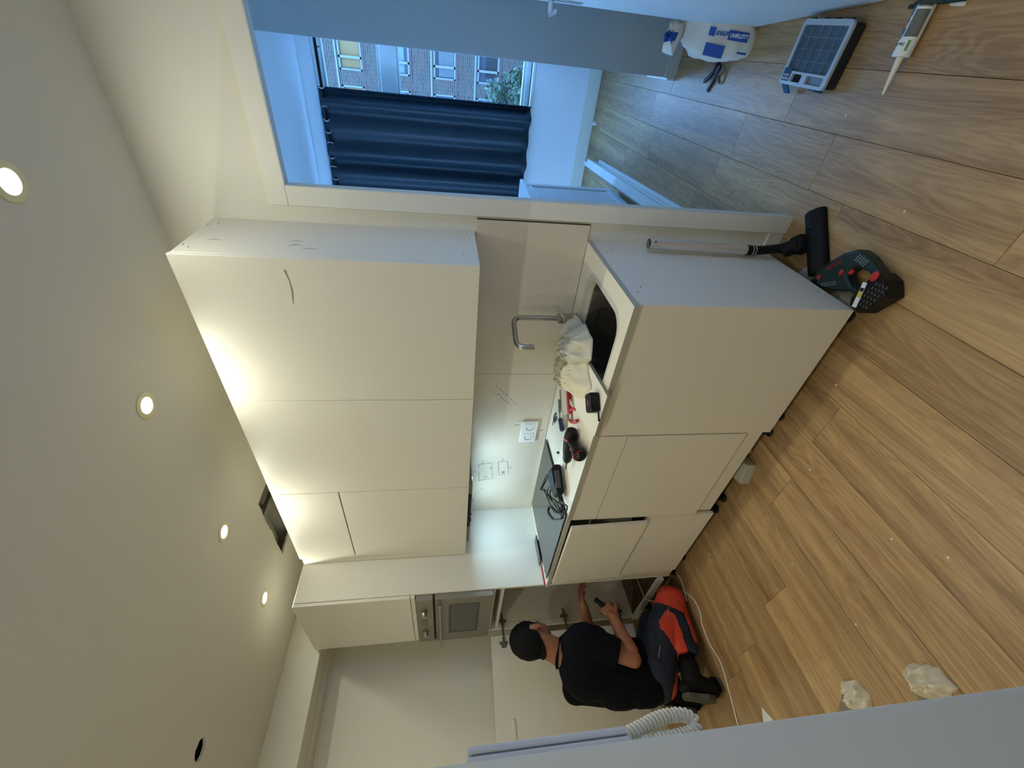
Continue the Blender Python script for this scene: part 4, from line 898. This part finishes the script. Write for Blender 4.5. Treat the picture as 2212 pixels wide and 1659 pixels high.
fin('divider', bm, mat('divider_plastic', (176, 188, 196), 0.4), oc)
box('handle_hole', (-0.093, 0.011, 0.0442), (-0.069, 0.069, 0.0449), dark_m, oc, bev=0)
box('tray_floor', (-0.093, -0.117, 0.0442), (-0.069, -0.021, 0.0449), tray_m, oc, bev=0)
lbo = box('label', (-0.094, 0.080, 0.0562), (-0.052, 0.128, 0.0570), mat('dark_teal_label', (12, 52, 72), 0.5), oc, bev=0)
text('lettering', 'ORGANI', 0.0115, print_white_m, lbo, basis((-0.086, 0.105, 0.0571), (0, -1, 0), (1, 0, 0)) @ Matrix.Rotation(PI, 4, 'Z'))
text('lettering', 'VAKBOX', 0.0095, print_white_m, lbo, basis((-0.074, 0.105, 0.0571), (0, -1, 0), (1, 0, 0)) @ Matrix.Rotation(PI, 4, 'Z'))
for y, tilt in ((-0.075, 8), (0.095, 48)):
    M = Matrix.Translation((-0.104, y, 0.050)) @ Matrix.Rotation(math.radians(tilt), 4, 'Y')
    bm = bmesh.new(); abox(bm, (-0.006, -0.017, -0.038), (0.002, 0.017, 0.004), 0.002, M); fin('latch', bm, teal_m, oc)
bm = bmesh.new()
for y in (-0.10, -0.03, 0.03, 0.10): abox(bm, (0.095, y-.012, .038), (0.106, y+.012, .048), 0.002)
fin('hinge', bm, mat('case_dark_green', (20, 30, 32), 0.4), oc)

# sealant cartridge with caulking gun frame
ca = thing('sealant_cartridge', 'white sealant cartridge with blue lettering and long nozzle on the floor', 'cartridge', (0.68, -0.145, 0), math.atan2(0.006, 0.125))
lathe('tube_body', [(0.0001, 0), (0.024, 0), (0.0248, 0.004), (0.0248, 0.215), (0.0001, 0.216)], print_white_m, ca, n=28, M=aim((0, 0, 0.0252), (1, 0, 0)))
lathe('nozzle', [(0.0105, 0.0), (0.0085, -0.03), (0.0045, -0.088), (0.0030, -0.098), (0.0001, -0.098)], mat('cream_nozzle', (226, 220, 196), 0.5), ca, n=14, M=aim((0, 0, 0.0252), (0.998, 0, 0.05)))
def arcpatch(name, x0_, x1_, a0, a1, m, r=0.0251):
    bm = bmesh.new(); n = 10; g = []
    for i in range(n+1):
        a = math.radians(a0+(a1-a0)*i/n); g.append([bm.verts.new((x, r*math.cos(a), 0.0252+r*math.sin(a))) for x in (x0_, x1_)])
    for i in range(n): bm.faces.new((g[i][0], g[i][1], g[i+1][1], g[i+1][0]))
    return fin(name, bm, m, ca)
grey_print = mat('grey_speckled_print', (104, 106, 100), 0.6, var=.5, vscale=160)
arcpatch('grey_panel', 0.048, 0.112, 88, 178, grey_print); arcpatch('grey_panel', 0.118, 0.176, 88, 178, grey_print)
arcpatch('green_leaf', 0.014, 0.040, 134, 152, mat('leaf_print', (98, 150, 84), 0.6))
for q, ch_ in enumerate('Den Braven'):
    if ch_ == ' ': continue
    a = math.radians(112-q*13); text('letter', ch_, 0.0115, print_black_m, ca, basis((0.030, 0.0254*math.cos(a), 0.0252+0.0254*math.sin(a)), (0, math.sin(a), -math.cos(a)), (-1, 0, 0)))
for ch_, x, s in (('O', .052, .022), ('W', .064, .022), ('-', .076, .022), ('S', .092, .030), ('B', .112, .030), ('O', .132, .030), ('R', .152, .030), ('K', .172, .030)):
    a = math.radians(62); c = V((x, 0.0256*math.cos(a), 0.0252+0.0256*math.sin(a)))
    text('letter', ch_, s, mat('letter_blue', (44, 112, 168), 0.5), ca, basis(c, (0, math.sin(a), -math.cos(a)), (-1, 0, 0)))
gunp = tube('gun_frame', [(0.128, -0.105, 0.012), (0.128, -0.045, 0.016), (0.128, -0.028, 0.036), (0.128, 0.0, 0.054), (0.128, 0.028, 0.036), (0.128, 0.045, 0.014), (0.128, 0.075, 0.010)], 0.0060, green_m, ca, n=10)
wp = tag(crumple('paper_scrap', [(0.90, -0.20), (0.80, -0.24), (0.80, -0.20), (0.84, -0.16)], 0.0, 0.006, mat('paper', (216, 212, 200), 0.8), seed=4, fold=20, rings=5, sub=4), 'white paper scrap on the floor beside the sealant cartridge', 'paper')
# floor cable
ct = [(-2.19, -0.40, 0.145), (-2.16, -0.53, 0.155), (-2.14, -0.575, 0.160), (-2.125, -0.602, 0.11), (-2.07, -0.60, 0.012), (-1.96, -0.62, 0.005), (-1.856, -0.704, 0.004), (-1.838, -0.792, 0.004), (-1.875, -0.859, 0.004), (-1.882, -0.953, 0.004), (-1.86, -1.033, 0.004), (-1.868, -1.10, 0.004), (-1.895, -1.168, 0.004), (-1.925, -1.24, 0.004), (-1.95, -1.305, 0.004), (-1.96, -1.42, 0.004), (-1.90, -1.6, 0.004), (-1.8, -1.9, 0.004)]
cb = thing('power_cable', 'thin pale cable running across the floor past the kneeling man', 'cable', (-1.9, -1.0, 0))
tube('cable', [p-V(cb.location) for p in catmull(ct, 6)], 0.0036, pvc_m, cb, n=6)
tube('cable_loop', [V(p)-V(cb.location) for p in catmull([(-2.10, -0.42, 0.005), (-2.02, -0.47, 0.005), (-1.95, -0.50, 0.005), (-1.905, -0.53, 0.005), (-1.887, -0.583, 0.005), (-1.905, -0.65, 0.006), (-1.925, -0.70, 0.006)], 6)], 0.0036, pvc_m, cb, n=6)
# crumpled gloves/tissues near the stub wall
tis_m = mat('cream_crumpled_tissue', (226, 214, 188), 0.85, bump=.5, bscale=60, var=.05)
t1 = tag(crumple('crumpled_tissue', [(-1.13, -1.40), (-1.115, -1.35), (-1.06, -1.36), (-1.035, -1.40), (-1.06, -1.44), (-1.12, -1.45)], 0.0, 0.06, tis_m, seed=31, fold=38, rings=18, sub=12), 'crumpled cream tissue on the floor nearer the kneeling man', 'tissue')
t2 = tag(crumple('crumpled_tissue', [(-0.85, -1.46), (-0.825, -1.39), (-0.79, -1.385), (-0.73, -1.42), (-0.72, -1.47), (-0.78, -1.49)], 0.0, 0.06, tis_m, seed=37, fold=38, rings=18, sub=12), 'crumpled cream tissue on the floor nearer the camera', 'tissue')
bgm = mat('taupe_paper', (128, 116, 98), 0.8)
for nm, x, y, lab in (('folded_card', -1.185, -1.43, 'flat taupe card beside the tissue nearer the kneeling man'), ('folded_card', -0.86, -1.50, 'flat taupe card beside the tissue nearer the camera')):
    t = thing(nm, lab, 'card', (x, y, 0), 0.5); box('card', (-0.05, -0.035, 0), (0.05, 0.035, 0.006), bgm, t)
ps = thing('paper_triangle', 'white paper corner on the floor beside the cable end', 'paper', (-1.71, -1.345, 0))
prism('paper', [(0.02, 0.055), (-0.035, -0.01), (0.07, -0.015)], 0.0, 0.002, mat('paper', (216, 212, 200), 0.8), ps)
deb = bmesh.new(); random.seed(5)
for (x, y) in ((-1.0, -0.95), (-0.62, -0.75), (-0.28, -0.62), (-0.9, -1.23), (-0.55, -1.1), (0.3, -0.45), (-1.5, -0.63), (-0.45, -1.22), (0.51, -0.02)): abox(deb, (x-.004, y-.003, 0.0002), (x+.004, y+.003, 0.002), 0)
tag(fin('sawdust_crumb', deb, mat('crumb', (220, 206, 180), 0.8)), 'pale sawdust crumbs scattered over the plank floor', 'debris', kind='stuff')

# ------------------------------------------------------------------ THINGS IN THE BACK ROOM
cu = thing('curtain', 'dark blue eyelet curtain covering the left of the window', 'curtain', (-0.4, 2.96, 2.50))
xs = []; n = 260; x_a, x_b = 0.185, -1.15
def cwave(t):
    ph = t*7.5*2*PI+0.8*math.sin(t*9); amp = 0.055*(0.65+0.35*math.sin(t*17+1))
    return amp*math.sin(ph), ph
bm = bmesh.new(); rows = []
for j in range(26):
    tz = j/25; z = 0.055-1.905*tz; R = []
    for i in range(n+1):
        t = i/n; y, ph = cwave(t); x = x_a+(x_b-x_a)*t
        y = y*(0.72+0.4*tz)+0.004*noise.noise(V((x*5, z*2, 0)))
        R.append(bm.verts.new((x+0.4+0.01*tz*math.sin(ph*.5), y, z+(0.006*math.sin(ph) if j == 0 else 0))))
    rows.append(R)
for A, B in zip(rows, rows[1:]):
    for i in range(n): bm.faces.new((A[i], A[i+1], B[i+1], B[i]))
o = fin('fabric', bm, curtain_m, cu, smooth=True, sharp=3); md = o.modifiers.new('s', 'SOLIDIFY'); md.thickness = 0.003
for i in range(16):
    # eyelets sit where the folded cloth crosses the rod
    t0 = None
    for q in range(400):
        t = (i+q/400)/16
        if abs(cwave(t)[0]) < 0.0016: t0 = t; break
    if t0 is None: continue
    x = x_a+(x_b-x_a)*t0
    lathe('eyelet', [(0.020, -0.003), (0.029, -0.0025), (0.029, 0.0025), (0.020, 0.003), (0.020, -0.003)], chrome_m, cu, n=18, M=aim((x+0.4, 0, 0.020), (0.8, 0.6 if i % 2 else -0.6, 0)), cap=False)
rod = thing('curtain_rod', 'black metal curtain rod above the window', 'rod', (-0.3, 2.96, 2.52))
tube('rod', [(-1.0, 0, 0), (0.82, 0, 0)], 0.0125, black_m, rod, n=14)
for x in (-0.95, 0.75): tube('bracket', [(x, 0, 0), (x, 0.115, 0)], 0.007, black_m, rod)
# beadboard cabinet
bc = thing('beadboard_cabinet', 'white beadboard cabinet standing under the curtain', 'cabinet', (-0.50, 1.35, 0))
bw = mat('white_bead_paint', (212, 220, 222), 0.45)
box('carcass', (-0.22, -0.62, 0.05), (0.222, 0.66, 0.815), bw, bc)
box('top_board', (-0.24, -0.65, 0.8155), (0.262, 0.70, 0.845), bw, bc, bev=0.004)
box('corner_post', (0.2225, 0.60, 0.05), (0.244, 0.66, 0.815), bw, bc); box('plinth', (0.2225, -0.62, 0.05), (0.240, 0.5995, 0.12), bw, bc); box('top_rail', (0.2225, -0.62, 0.755), (0.240, 0.5995, 0.8145), bw, bc)
nb_ = 26
for i in range(nb_):
    y = -0.62+i*1.2195/nb_; box('bead_slat', (0.2225, y+.002, 0.1205), (0.232, y+1.2195/nb_-.002, 0.7545), bw, bc, bev=0.002)
box('foot', (-0.2, -0.6, 0), (0.2, 0.63, 0.049), bw, bc)
tr = thing('tape_roll', 'small aqua tape roll lying on top of the white beadboard cabinet', 'tape roll', (-0.285, 0.98, 0.8455))
lathe('tape', [(0.025, 0), (0.045, 0), (0.045, 0.03), (0.025, 0.03), (0.025, 0)], mat('aqua_tape', (60, 168, 190), 0.4), tr, n=24, cap=False)
# stacked old boards on the floor
for (nm, lab, x0_, y0_, x1_, y1_, w, z0_, h) in (
    ('old_board', 'outermost long white board on the back room floor, lowest edge', -0.20, 2.72, -0.10, 0.35, 0.10, 0.0, 0.018),
    ('old_board', 'scuffed white board lying second in the stack beside the outermost board', -0.212, 2.55, -0.112, 0.30, 0.085, 0.0185, 0.02),
    ('old_board', 'innermost notched white board stacked against the beadboard cabinet', -0.222, 2.94, -0.122, 0.25, 0.07, 0.039, 0.022)):
    d = V((x1_-x0_, y1_-y0_, 0)); l = d.length
    t = thing(nm, lab, 'board', ((x0_+x1_)/2, (y0_+y1_)/2, z0_), math.atan2(d.y, d.x))
    prism('plank', [(-l/2, -w/2), (l/2, -w/2), (l/2, w/2), (-l/2+.12, w/2), (-l/2+.12, w/2-.03), (-l/2, w/2-.03)], 0, h, oldpaint_m, t, bev=0.001)
    box('back_lath', (-l/2+.2, -w/2-.014, 0), (l/2-.1, -w/2-.0005, h*.8), raw_m, t)
pa = thing('wall_plug', 'small white plug lying on the floor at the window baseboard', 'plug', (0.10, 2.98, 0))
lathe('plug', [(0.0001, 0), (0.02, 0), (0.02, 0.02), (0.012, 0.03), (0.0001, 0.03)], white_m, pa, n=12)

# ------------------------------------------------------------------ THE KNEELING MAN
def cone(bm, p, q, ra, rb, n=18, round_a=True, round_b=True):
    """closed tapered limb from p to q, ends domed or flat"""
    p, q = V(p), V(q); d = (q-p).normalized(); a, b = frame_of(d); prof = []
    if round_a: prof += [(ra*math.cos(t), -ra*math.sin(t)) for t in (1.45, 1.1, .7, .35)]
    prof += [(ra, 0.0), (rb, (q-p).length)]
    if round_b: prof += [(rb*math.cos(t), (q-p).length+rb*math.sin(t)) for t in (.35, .7, 1.1, 1.45)]
    R = [[bm.verts.new(p+d*h+(a*math.cos(2*PI*k/n)+b*math.sin(2*PI*k/n))*r) for k in range(n)] for r, h in prof]
    for A, B in zip(R, R[1:]):
        for k in range(n): bm.faces.new((A[k], A[(k+1) % n], B[(k+1) % n], B[k]))
    bm.faces.new(R[0][::-1]); bm.faces.new(R[-1])
def chain(bm, pts, rs, **k):
    for i in range(len(pts)-1): cone(bm, pts[i], pts[i+1], rs[i], rs[i+1], **k)
def ell(bm, c, rad, X=(1, 0, 0), Y=(0, 1, 0), n=20):
    r = bmesh.ops.create_uvsphere(bm, u_segments=n, v_segments=n//2+4, radius=1.0)
    M = basis(c, X, Y) @ Matrix.Diagonal((*rad, 1))
    for v in r['verts']: v.co = M @ v.co
def fuse(name, bm, vox, m, parent, smooth=6, wrinkle=None):
    me = bpy.data.meshes.new('src'); bmesh.ops.recalc_face_normals(bm, faces=bm.faces); bm.to_mesh(me); bm.free()
    o = bpy.data.objects.new('src', me); C.objects.link(o)
    md = o.modifiers.new('r', 'REMESH'); md.mode = 'VOXEL'; md.voxel_size = vox
    ms = o.modifiers.new('s', 'SMOOTH'); ms.iterations = smooth; ms.factor = 0.5
    dg = bpy.context.evaluated_depsgraph_get(); out = bpy.data.meshes.new_from_object(o.evaluated_get(dg)); out.name = name
    bpy.data.objects.remove(o)
    if wrinkle:
        ns = [v.normal.copy() for v in out.vertices]
        for v, nn_ in zip(out.vertices, ns): v.co += nn_*wrinkle(v.co)
    out.materials.clear()
    o2 = link(name, out, m, parent, smooth=True); return o2
def region(name, src, pred, off, m, parent, wr=0.0):
    """lift the faces of src whose centre satisfies pred off the surface as a thin closed patch"""
    me = src.data; sel = [p for p in me.polygons if pred(p.center)]
    if not sel: return None
    bm = bmesh.new(); mp = {}
    for p in sel:
        vs = []
        for i in p.vertices:
            if i not in mp:
                v = me.vertices[i]; mp[i] = bm.verts.new(v.co+v.normal*(off+(wr*noise.noise(v.co*70) if wr else 0)))
            vs.append(mp[i])
        bm.faces.new(vs)
    o = fin(name, bm, m, parent, smooth=True, sharp=3)
    s = o.modifiers.new('s', 'SOLIDIFY'); s.thickness = off*1.6; s.offset = -1
    return o
man = thing('person', 'man in a black T-shirt and navy trousers with orange patches kneeling at the open cabinet', 'person', (-2.1, -0.95, 0))
MO = V(man.location)
F = V((-0.40, 0.917, 0)).normalized(); Rr = V((F.y, -F.x, 0))        # body faces F, his right is Rr
P = lambda x, y, z: V((x, y, z))-MO
pel = P(-2.13, -0.985, 0.30); spine = P(-2.135, -0.985, 0.47); chest = P(-2.115, -0.90, 0.65); neckb = P(-2.112, -0.850, 0.815); headc = P(-2.095, -0.765, 0.975)
hf = V((-0.50, 0.84, -0.22)).normalized(); hr = V((0.86, 0.51, 0)).normalized(); hu = hr.cross(hf).normalized()
shR, shL = chest+Rr*0.185+V((0, 0, 0.075))-F*0.02, chest-Rr*0.185+V((0, 0, 0.065))-F*0.02
elR, wrR = P(-1.925, -0.975, 0.455), P(-1.955, -0.745, 0.485)
elL, wrL = P(-2.27, -0.80, 0.55), P(-2.10, -0.615, 0.605)
hipR, hipL = pel+V((0.09, 0.0, -0.01)), pel+V((-0.10, 0.0, -0.01))
knR, knL = P(-1.955, -0.675, 0.092), P(-2.29, -0.675, 0.10)
anR, anL = P(-1.975, -1.075, 0.135), P(-2.235, -1.07, 0.135)
# body: one continuous surface from scalp to calves, hands included
bm = bmesh.new()
HS = 1.0
ell(bm, headc+hu*0.008-hf*0.014, (0.085, 0.108, 0.108), hr, hf)                          # skull
ell(bm, headc-hu*0.060+hf*0.036, (0.065, 0.062, 0.066), hr, hf)                          # jaw and face
ell(bm, headc-hu*0.098+hf*0.066, (0.024, 0.020, 0.016), hr, hf)                          # chin
for s in (-1, 1):
    e = headc+hr*0.087*s-hu*0.030-hf*0.002; ell(bm, e, (0.010, 0.021, 0.035), hr, (hf*0.95+hu*.2), 12); ell(bm, e-hu*0.022-hf*.0+hr*s*.001, (0.006, 0.010, 0.011), hr, hf, 10)
    ell(bm, headc+hr*0.040*s+hf*0.076-hu*0.042, (0.020, 0.014, 0.016), hr, hf, 12)       # cheek
    ell(bm, headc+hr*0.030*s+hf*0.086+hu*0.004, (0.020, 0.011, 0.007), hr, hf, 12)       # brow
    ell(bm, headc+hr*0.031*s+hf*0.081-hu*0.014, (0.012, 0.010, 0.008), hr, hf, 12)       # eyelid
cone(bm, headc+hf*0.088-hu*0.004, headc+hf*0.108-hu*0.048, 0.008, 0.013)                 # nose
ell(bm, headc+hf*0.092-hu*0.075, (0.024, 0.010, 0.006), hr, hf, 12); ell(bm, headc+hf*0.089-hu*0.086, (0.020, 0.010, 0.006), hr, hf, 12)   # lips
cone(bm, headc-hu*0.060-hf*0.030, neckb+V((0, 0, -0.01)), 0.064, 0.072)
chain(bm, [neckb, chest, spine, pel], [0.07, 0.125, 0.125, 0.135])
ell(bm, chest, (0.165, 0.105, 0.13), Rr, F)
chain(bm, [shR, elR, wrR], [0.055, 0.043, 0.031]); chain(bm, [shL, elL, wrL], [0.055, 0.043, 0.031])
cone(bm, elR.lerp(wrR, .18), elR.lerp(wrR, .5), 0.049, 0.041); cone(bm, elL.lerp(wrL, .18), elL.lerp(wrL, .5), 0.048, 0.041)
cone(bm, shR, chest, .055, .09); cone(bm, shL, chest, .055, .09)
for h, k_, a in ((hipR, knR, anR), (hipL, knL, anL)): chain(bm, [h, k_], [0.082, 0.056]); chain(bm, [k_, k_.lerp(a, .35), a], [0.052, 0.054, 0.038])
def hand(w, d, nrm, side, curls, spread=1.0):
    """palm from wrist w along d, back of the hand towards nrm; side = direction of the thumb"""
    d = V(d).normalized(); nrm = (V(nrm)-d*V(nrm).dot(d)).normalized(); t = d.cross(nrm).normalized()*side
    cone(bm, w-d*0.01, w+d*0.022, 0.026, 0.026)
    ell(bm, w+d*0.050, (0.037, 0.046, 0.0155), t, d)
    for i, (ofs, L, c) in enumerate(zip((0.030, 0.010, -0.011, -0.030), (0.078, 0.086, 0.080, 0.062), curls)):
        p0 = w+d*(0.085-abs(ofs-.005)*0.28)+t*ofs; dd = (d+t*ofs*1.8*spread).normalized(); rs = (0.0102, 0.0095, 0.0086, 0.0072) if i < 3 else (0.009, 0.0082, 0.0074, 0.0064)
        pts = [p0-dd*0.03, p0]; a = 0.0
        for seg_, f in ((.44, .8), (.31, 1.0), (.25, .7)):
            a += c*f; pts.append(pts[-1]+(dd*math.cos(a)-nrm*math.sin(a))*L*seg_)
        chain(bm, pts, (rs[0],)+rs, n=12)
    b0 = w+d*0.018+t*0.026; b1 = b0+(d*0.55+t*0.75-nrm*0.25).normalized()*0.040; b2 = b1+(d*0.85+t*0.12-nrm*0.55).normalized()*0.032; b3 = b2+(d*0.8-t*0.25-nrm*0.6).normalized()*0.026
    chain(bm, [w+d*0.02+t*0.008, b0, b1, b2, b3], [0.016, 0.0155, 0.0125, 0.0108, 0.0085], n=12)
toolp, toold = P(-1.985, -0.640, 0.535), V((-0.22, 0.60, 0.40)).normalized()
hand(wrR, (-0.22, 0.84, 0.36), (0.80, 0.10, 0.35), 1, (0.75, 0.85, 0.95, 1.0))
hand(wrL, (0.30, 0.85, 0.06), (-0.10, -0.25, 1.0), -1, (0.30, 0.38, 0.45, 0.50))
body = fuse('body', bm, 0.0042, skin_m, man, smooth=3)
# short black hair: crown and back of the head, sideburns stop at the ear
def hairp(c):
    r = c-headc; u, f, s = r.dot(hu), r.dot(hf), r.dot(hr)
    if r.length > 0.15 or u < -0.100: return False
    if abs(s) > 0.072 and -0.032 < f < 0.026 and u < 0.010: return False            # ears stay clear
    lim = 0.055 if u > 0.035 else (0.030+ (u+0.02)*0.4 if u > -0.03 else -0.025+(u+0.03)*1.1)
    return f < lim
region('hair', body, hairp, 0.0085, hair_m, man, wr=0.004)
# T-shirt with short sleeves and a collar
def wr1(c): return 0.0055*noise.noise(c*9.0)+0.003*noise.noise(V((c.x*26, c.y*26, c.z*9)))
bm = bmesh.new()
ell(bm, chest-F*0.035+V((0,0,.005)), (0.215, 0.145, 0.175), Rr, F); cone(bm, chest-F*0.03, pel+V((0,0,.06)), 0.165, 0.175); cone(bm, shL+V((0,0,-.03)), spine-Rr*0.05, 0.085, 0.13); cone(bm, shR+V((0,0,-.03)), spine+Rr*0.05, 0.085, 0.13); ell(bm, spine+V((0, 0, 0.02))-F*0.02, (0.178, 0.140, 0.17), Rr, F); ell(bm, pel+V((0, 0, 0.055))-F*0.005, (0.182, 0.155, 0.10), Rr, F)
cone(bm, neckb+V((0, 0, -0.085)), neckb+V((0, 0, -0.004))+hf*.005, 0.125, 0.077, round_b=False)
for s, sh, el in ((1, shR, elR), (-1, shL, elL)):
    ell(bm, sh-Rr*s*0.01, (0.078, 0.078, 0.076), Rr, F); cone(bm, chest+Rr*s*0.08, sh, 0.140, 0.082); cone(bm, neckb+V((0,0,-.055)), sh, 0.075, 0.072)
    cone(bm, sh, sh.lerp(el, 0.72), 0.080, 0.080, round_b=False)
shirt = fuse('t_shirt', bm, 0.0075, shirt_m, man, smooth=4, wrinkle=wr1)
cn = V((0, 0, 1))*0.8+hf*0.35; cn.normalize(); ca_, cb_ = frame_of(cn)
tube('collar', [neckb+V((0, 0, -0.008))+(ca_*math.cos(t)*0.076+cb_*math.sin(t)*0.076)+cn*0.008 for t in [i*2*PI/24 for i in range(24)]], 0.0085, shirt_m, shirt, n=8, closed=True)
# trousers, flat hems
def wr2(c): return 0.007*noise.noise(c*11.0)+0.004*noise.noise(c*27)
bm = bmesh.new()
ell(bm, pel+V((0, -0.01, -0.02)), (0.172, 0.150, 0.125), (1, 0, 0), F)
for h, k_, a in ((hipR, knR, anR), (hipL, knL, anL)):
    chain(bm, [h, k_], [0.112, 0.084]); ell(bm, k_+V((0, -0.01, 0.0)), (0.080, 0.085, 0.080)); cone(bm, k_, k_.lerp(a, .74), 0.076, 0.079, round_b=False)
trs = fuse('trousers', bm, 0.0075, denim_m, man, smooth=4, wrinkle=wr2)
for v in trs.data.vertices: v.co.z = max(v.co.z, 0.006)
dirR = (knR-hipR).normalized(); LR = (knR-hipR).length
def patch_knee(c):
    r = c-knR; t = (c-hipR).dot(dirR)/LR
    return t > 0.84 and r.length < 0.135 and c.z > 0.03
def patch_thigh(c):
    t = (c-hipR).dot(dirR)/LR; r = (c-hipR)-dirR*(c-hipR).dot(dirR)
    return 0.34+0.14*math.sin((c.z)*30) < t < 0.76 and r.x > 0.028 and r.z < 0.055-0.10*abs(t-.55) and r.length > 0.05 and c.z > 0.135
def patch_calf(c):
    a = (c-knR).dot((anR-knR).normalized()); return 0.10 < a < 0.25 and c.z < 0.075 and c.x-knR.x > 0.02
def patch_left(c):
    d = c-(pel+V((0.045, -0.075, -0.105))); return d.length < 0.085 and c.z < pel.z-0.055
for f_ in (patch_knee, patch_thigh, patch_calf, patch_left): region('orange_patch', trs, f_, 0.0035, orange_m, man)
pp = [hipR+dirR*LR*t+V((0.107-0.022*t, 0, 0.02+0.005*math.sin(t*9))) for t in [i/12*.8 for i in range(13)]]
tube('piping', pp, 0.0018, mat('grey_piping', (150, 150, 144), 0.7), trs, n=6)
# socks and boots, toes tucked under
for s, a, k_ in ((1, anR, knR), (-1, anL, knL)):
    bm = bmesh.new(); ad = (a-k_).normalized(); cone(bm, k_.lerp(a, .70), a, 0.045, 0.046); fuse('sock', bm, 0.007, mat('black_sock', (9, 9, 10), 0.95, spec=0.1), man, smooth=2)
    heel = a+V((0, -0.055, 0.055)); ball = a+V((0, -0.085, -0.085)); toe = a+V((0.0, -0.030, -0.108))
    bm = bmesh.new(); cone(bm, k_.lerp(a, .86), a+V((0, -.02, .01)), 0.052, 0.055); cone(bm, a+V((0, -.02, .012)), ball+V((0, .022, .0)), 0.052, 0.044); cone(bm, ball+V((0, .018, .004)), toe, 0.040, 0.026); ell(bm, heel+V((0, .012, -.006)), (0.040, 0.034, 0.048)); ell(bm, ball+V((0, .02, 0)), (0.05, 0.036, 0.045))
    bt = fuse('boot', bm, 0.0065, mat('black_boot_leather', (10, 10, 10), 0.7, spec=0.2, bump=.2), man, smooth=4)
    for v in bt.data.vertices: v.co.z = max(v.co.z, 0.004)
    # sole: a thick slab behind the foot
    up_ = (heel-ball).normalized(); sd_ = V((1, 0, 0)); nn_ = sd_.cross(up_).normalized()
    if nn_.y > 0: nn_ = -nn_
    Ms = basis((heel+ball)/2+nn_*0.024, sd_, up_)
    outl_ = [(0.036, -0.06), (0.048, -0.02), (0.036, 0.03), (0.036, 0.082), (0.018, 0.100), (-0.018, 0.100), (-0.036, 0.082), (-0.034, 0.03), (-0.046, -0.02), (-0.036, -0.06), (0, -0.075)]
    prism('sole', outl_, -0.008, 0.016, sole_m, bt, M=Ms, bev=0.003)
    prism('toe_sole', [(-0.044, -0.01), (0.044, -0.01), (0.040, 0.045), (0.0, 0.062), (-0.040, 0.045)], 0.0, 0.010, sole_m, bt, M=Matrix.Translation((ball.x, ball.y+0.01, 0.0-MO.z)), bev=0.002)
tl = thing('screwdriver', 'short black stubby screwdriver in the hands of the kneeling man', 'screwdriver', toolp+MO)
lathe('handle', [(0.0001, -0.045), (0.014, -0.042), (0.0165, -0.02), (0.0135, 0.005), (0.016, 0.025), (0.010, 0.036), (0.0001, 0.037)], black2_m, tl, n=16, M=aim((0, 0, 0), toold))
lathe('collar', [(0.0105, 0.034), (0.0105, 0.042), (0.0001, 0.0425)], mat('pink_collar', (176, 70, 96), 0.4), tl, n=14, M=aim((0, 0, 0), toold))
tube('shaft', [toold*0.04, toold*0.085], 0.0035, steel_m, tl, n=8)

region('blue_band', tag_top, lambda c: abs((c-V((-0.010, 0.125, 0.325))).x) < 0.022 and (c-V((-0.010, 0.125, 0.325))).length < 0.075 and c.z > 0.33, 0.0012, print_blue_m, bgx)
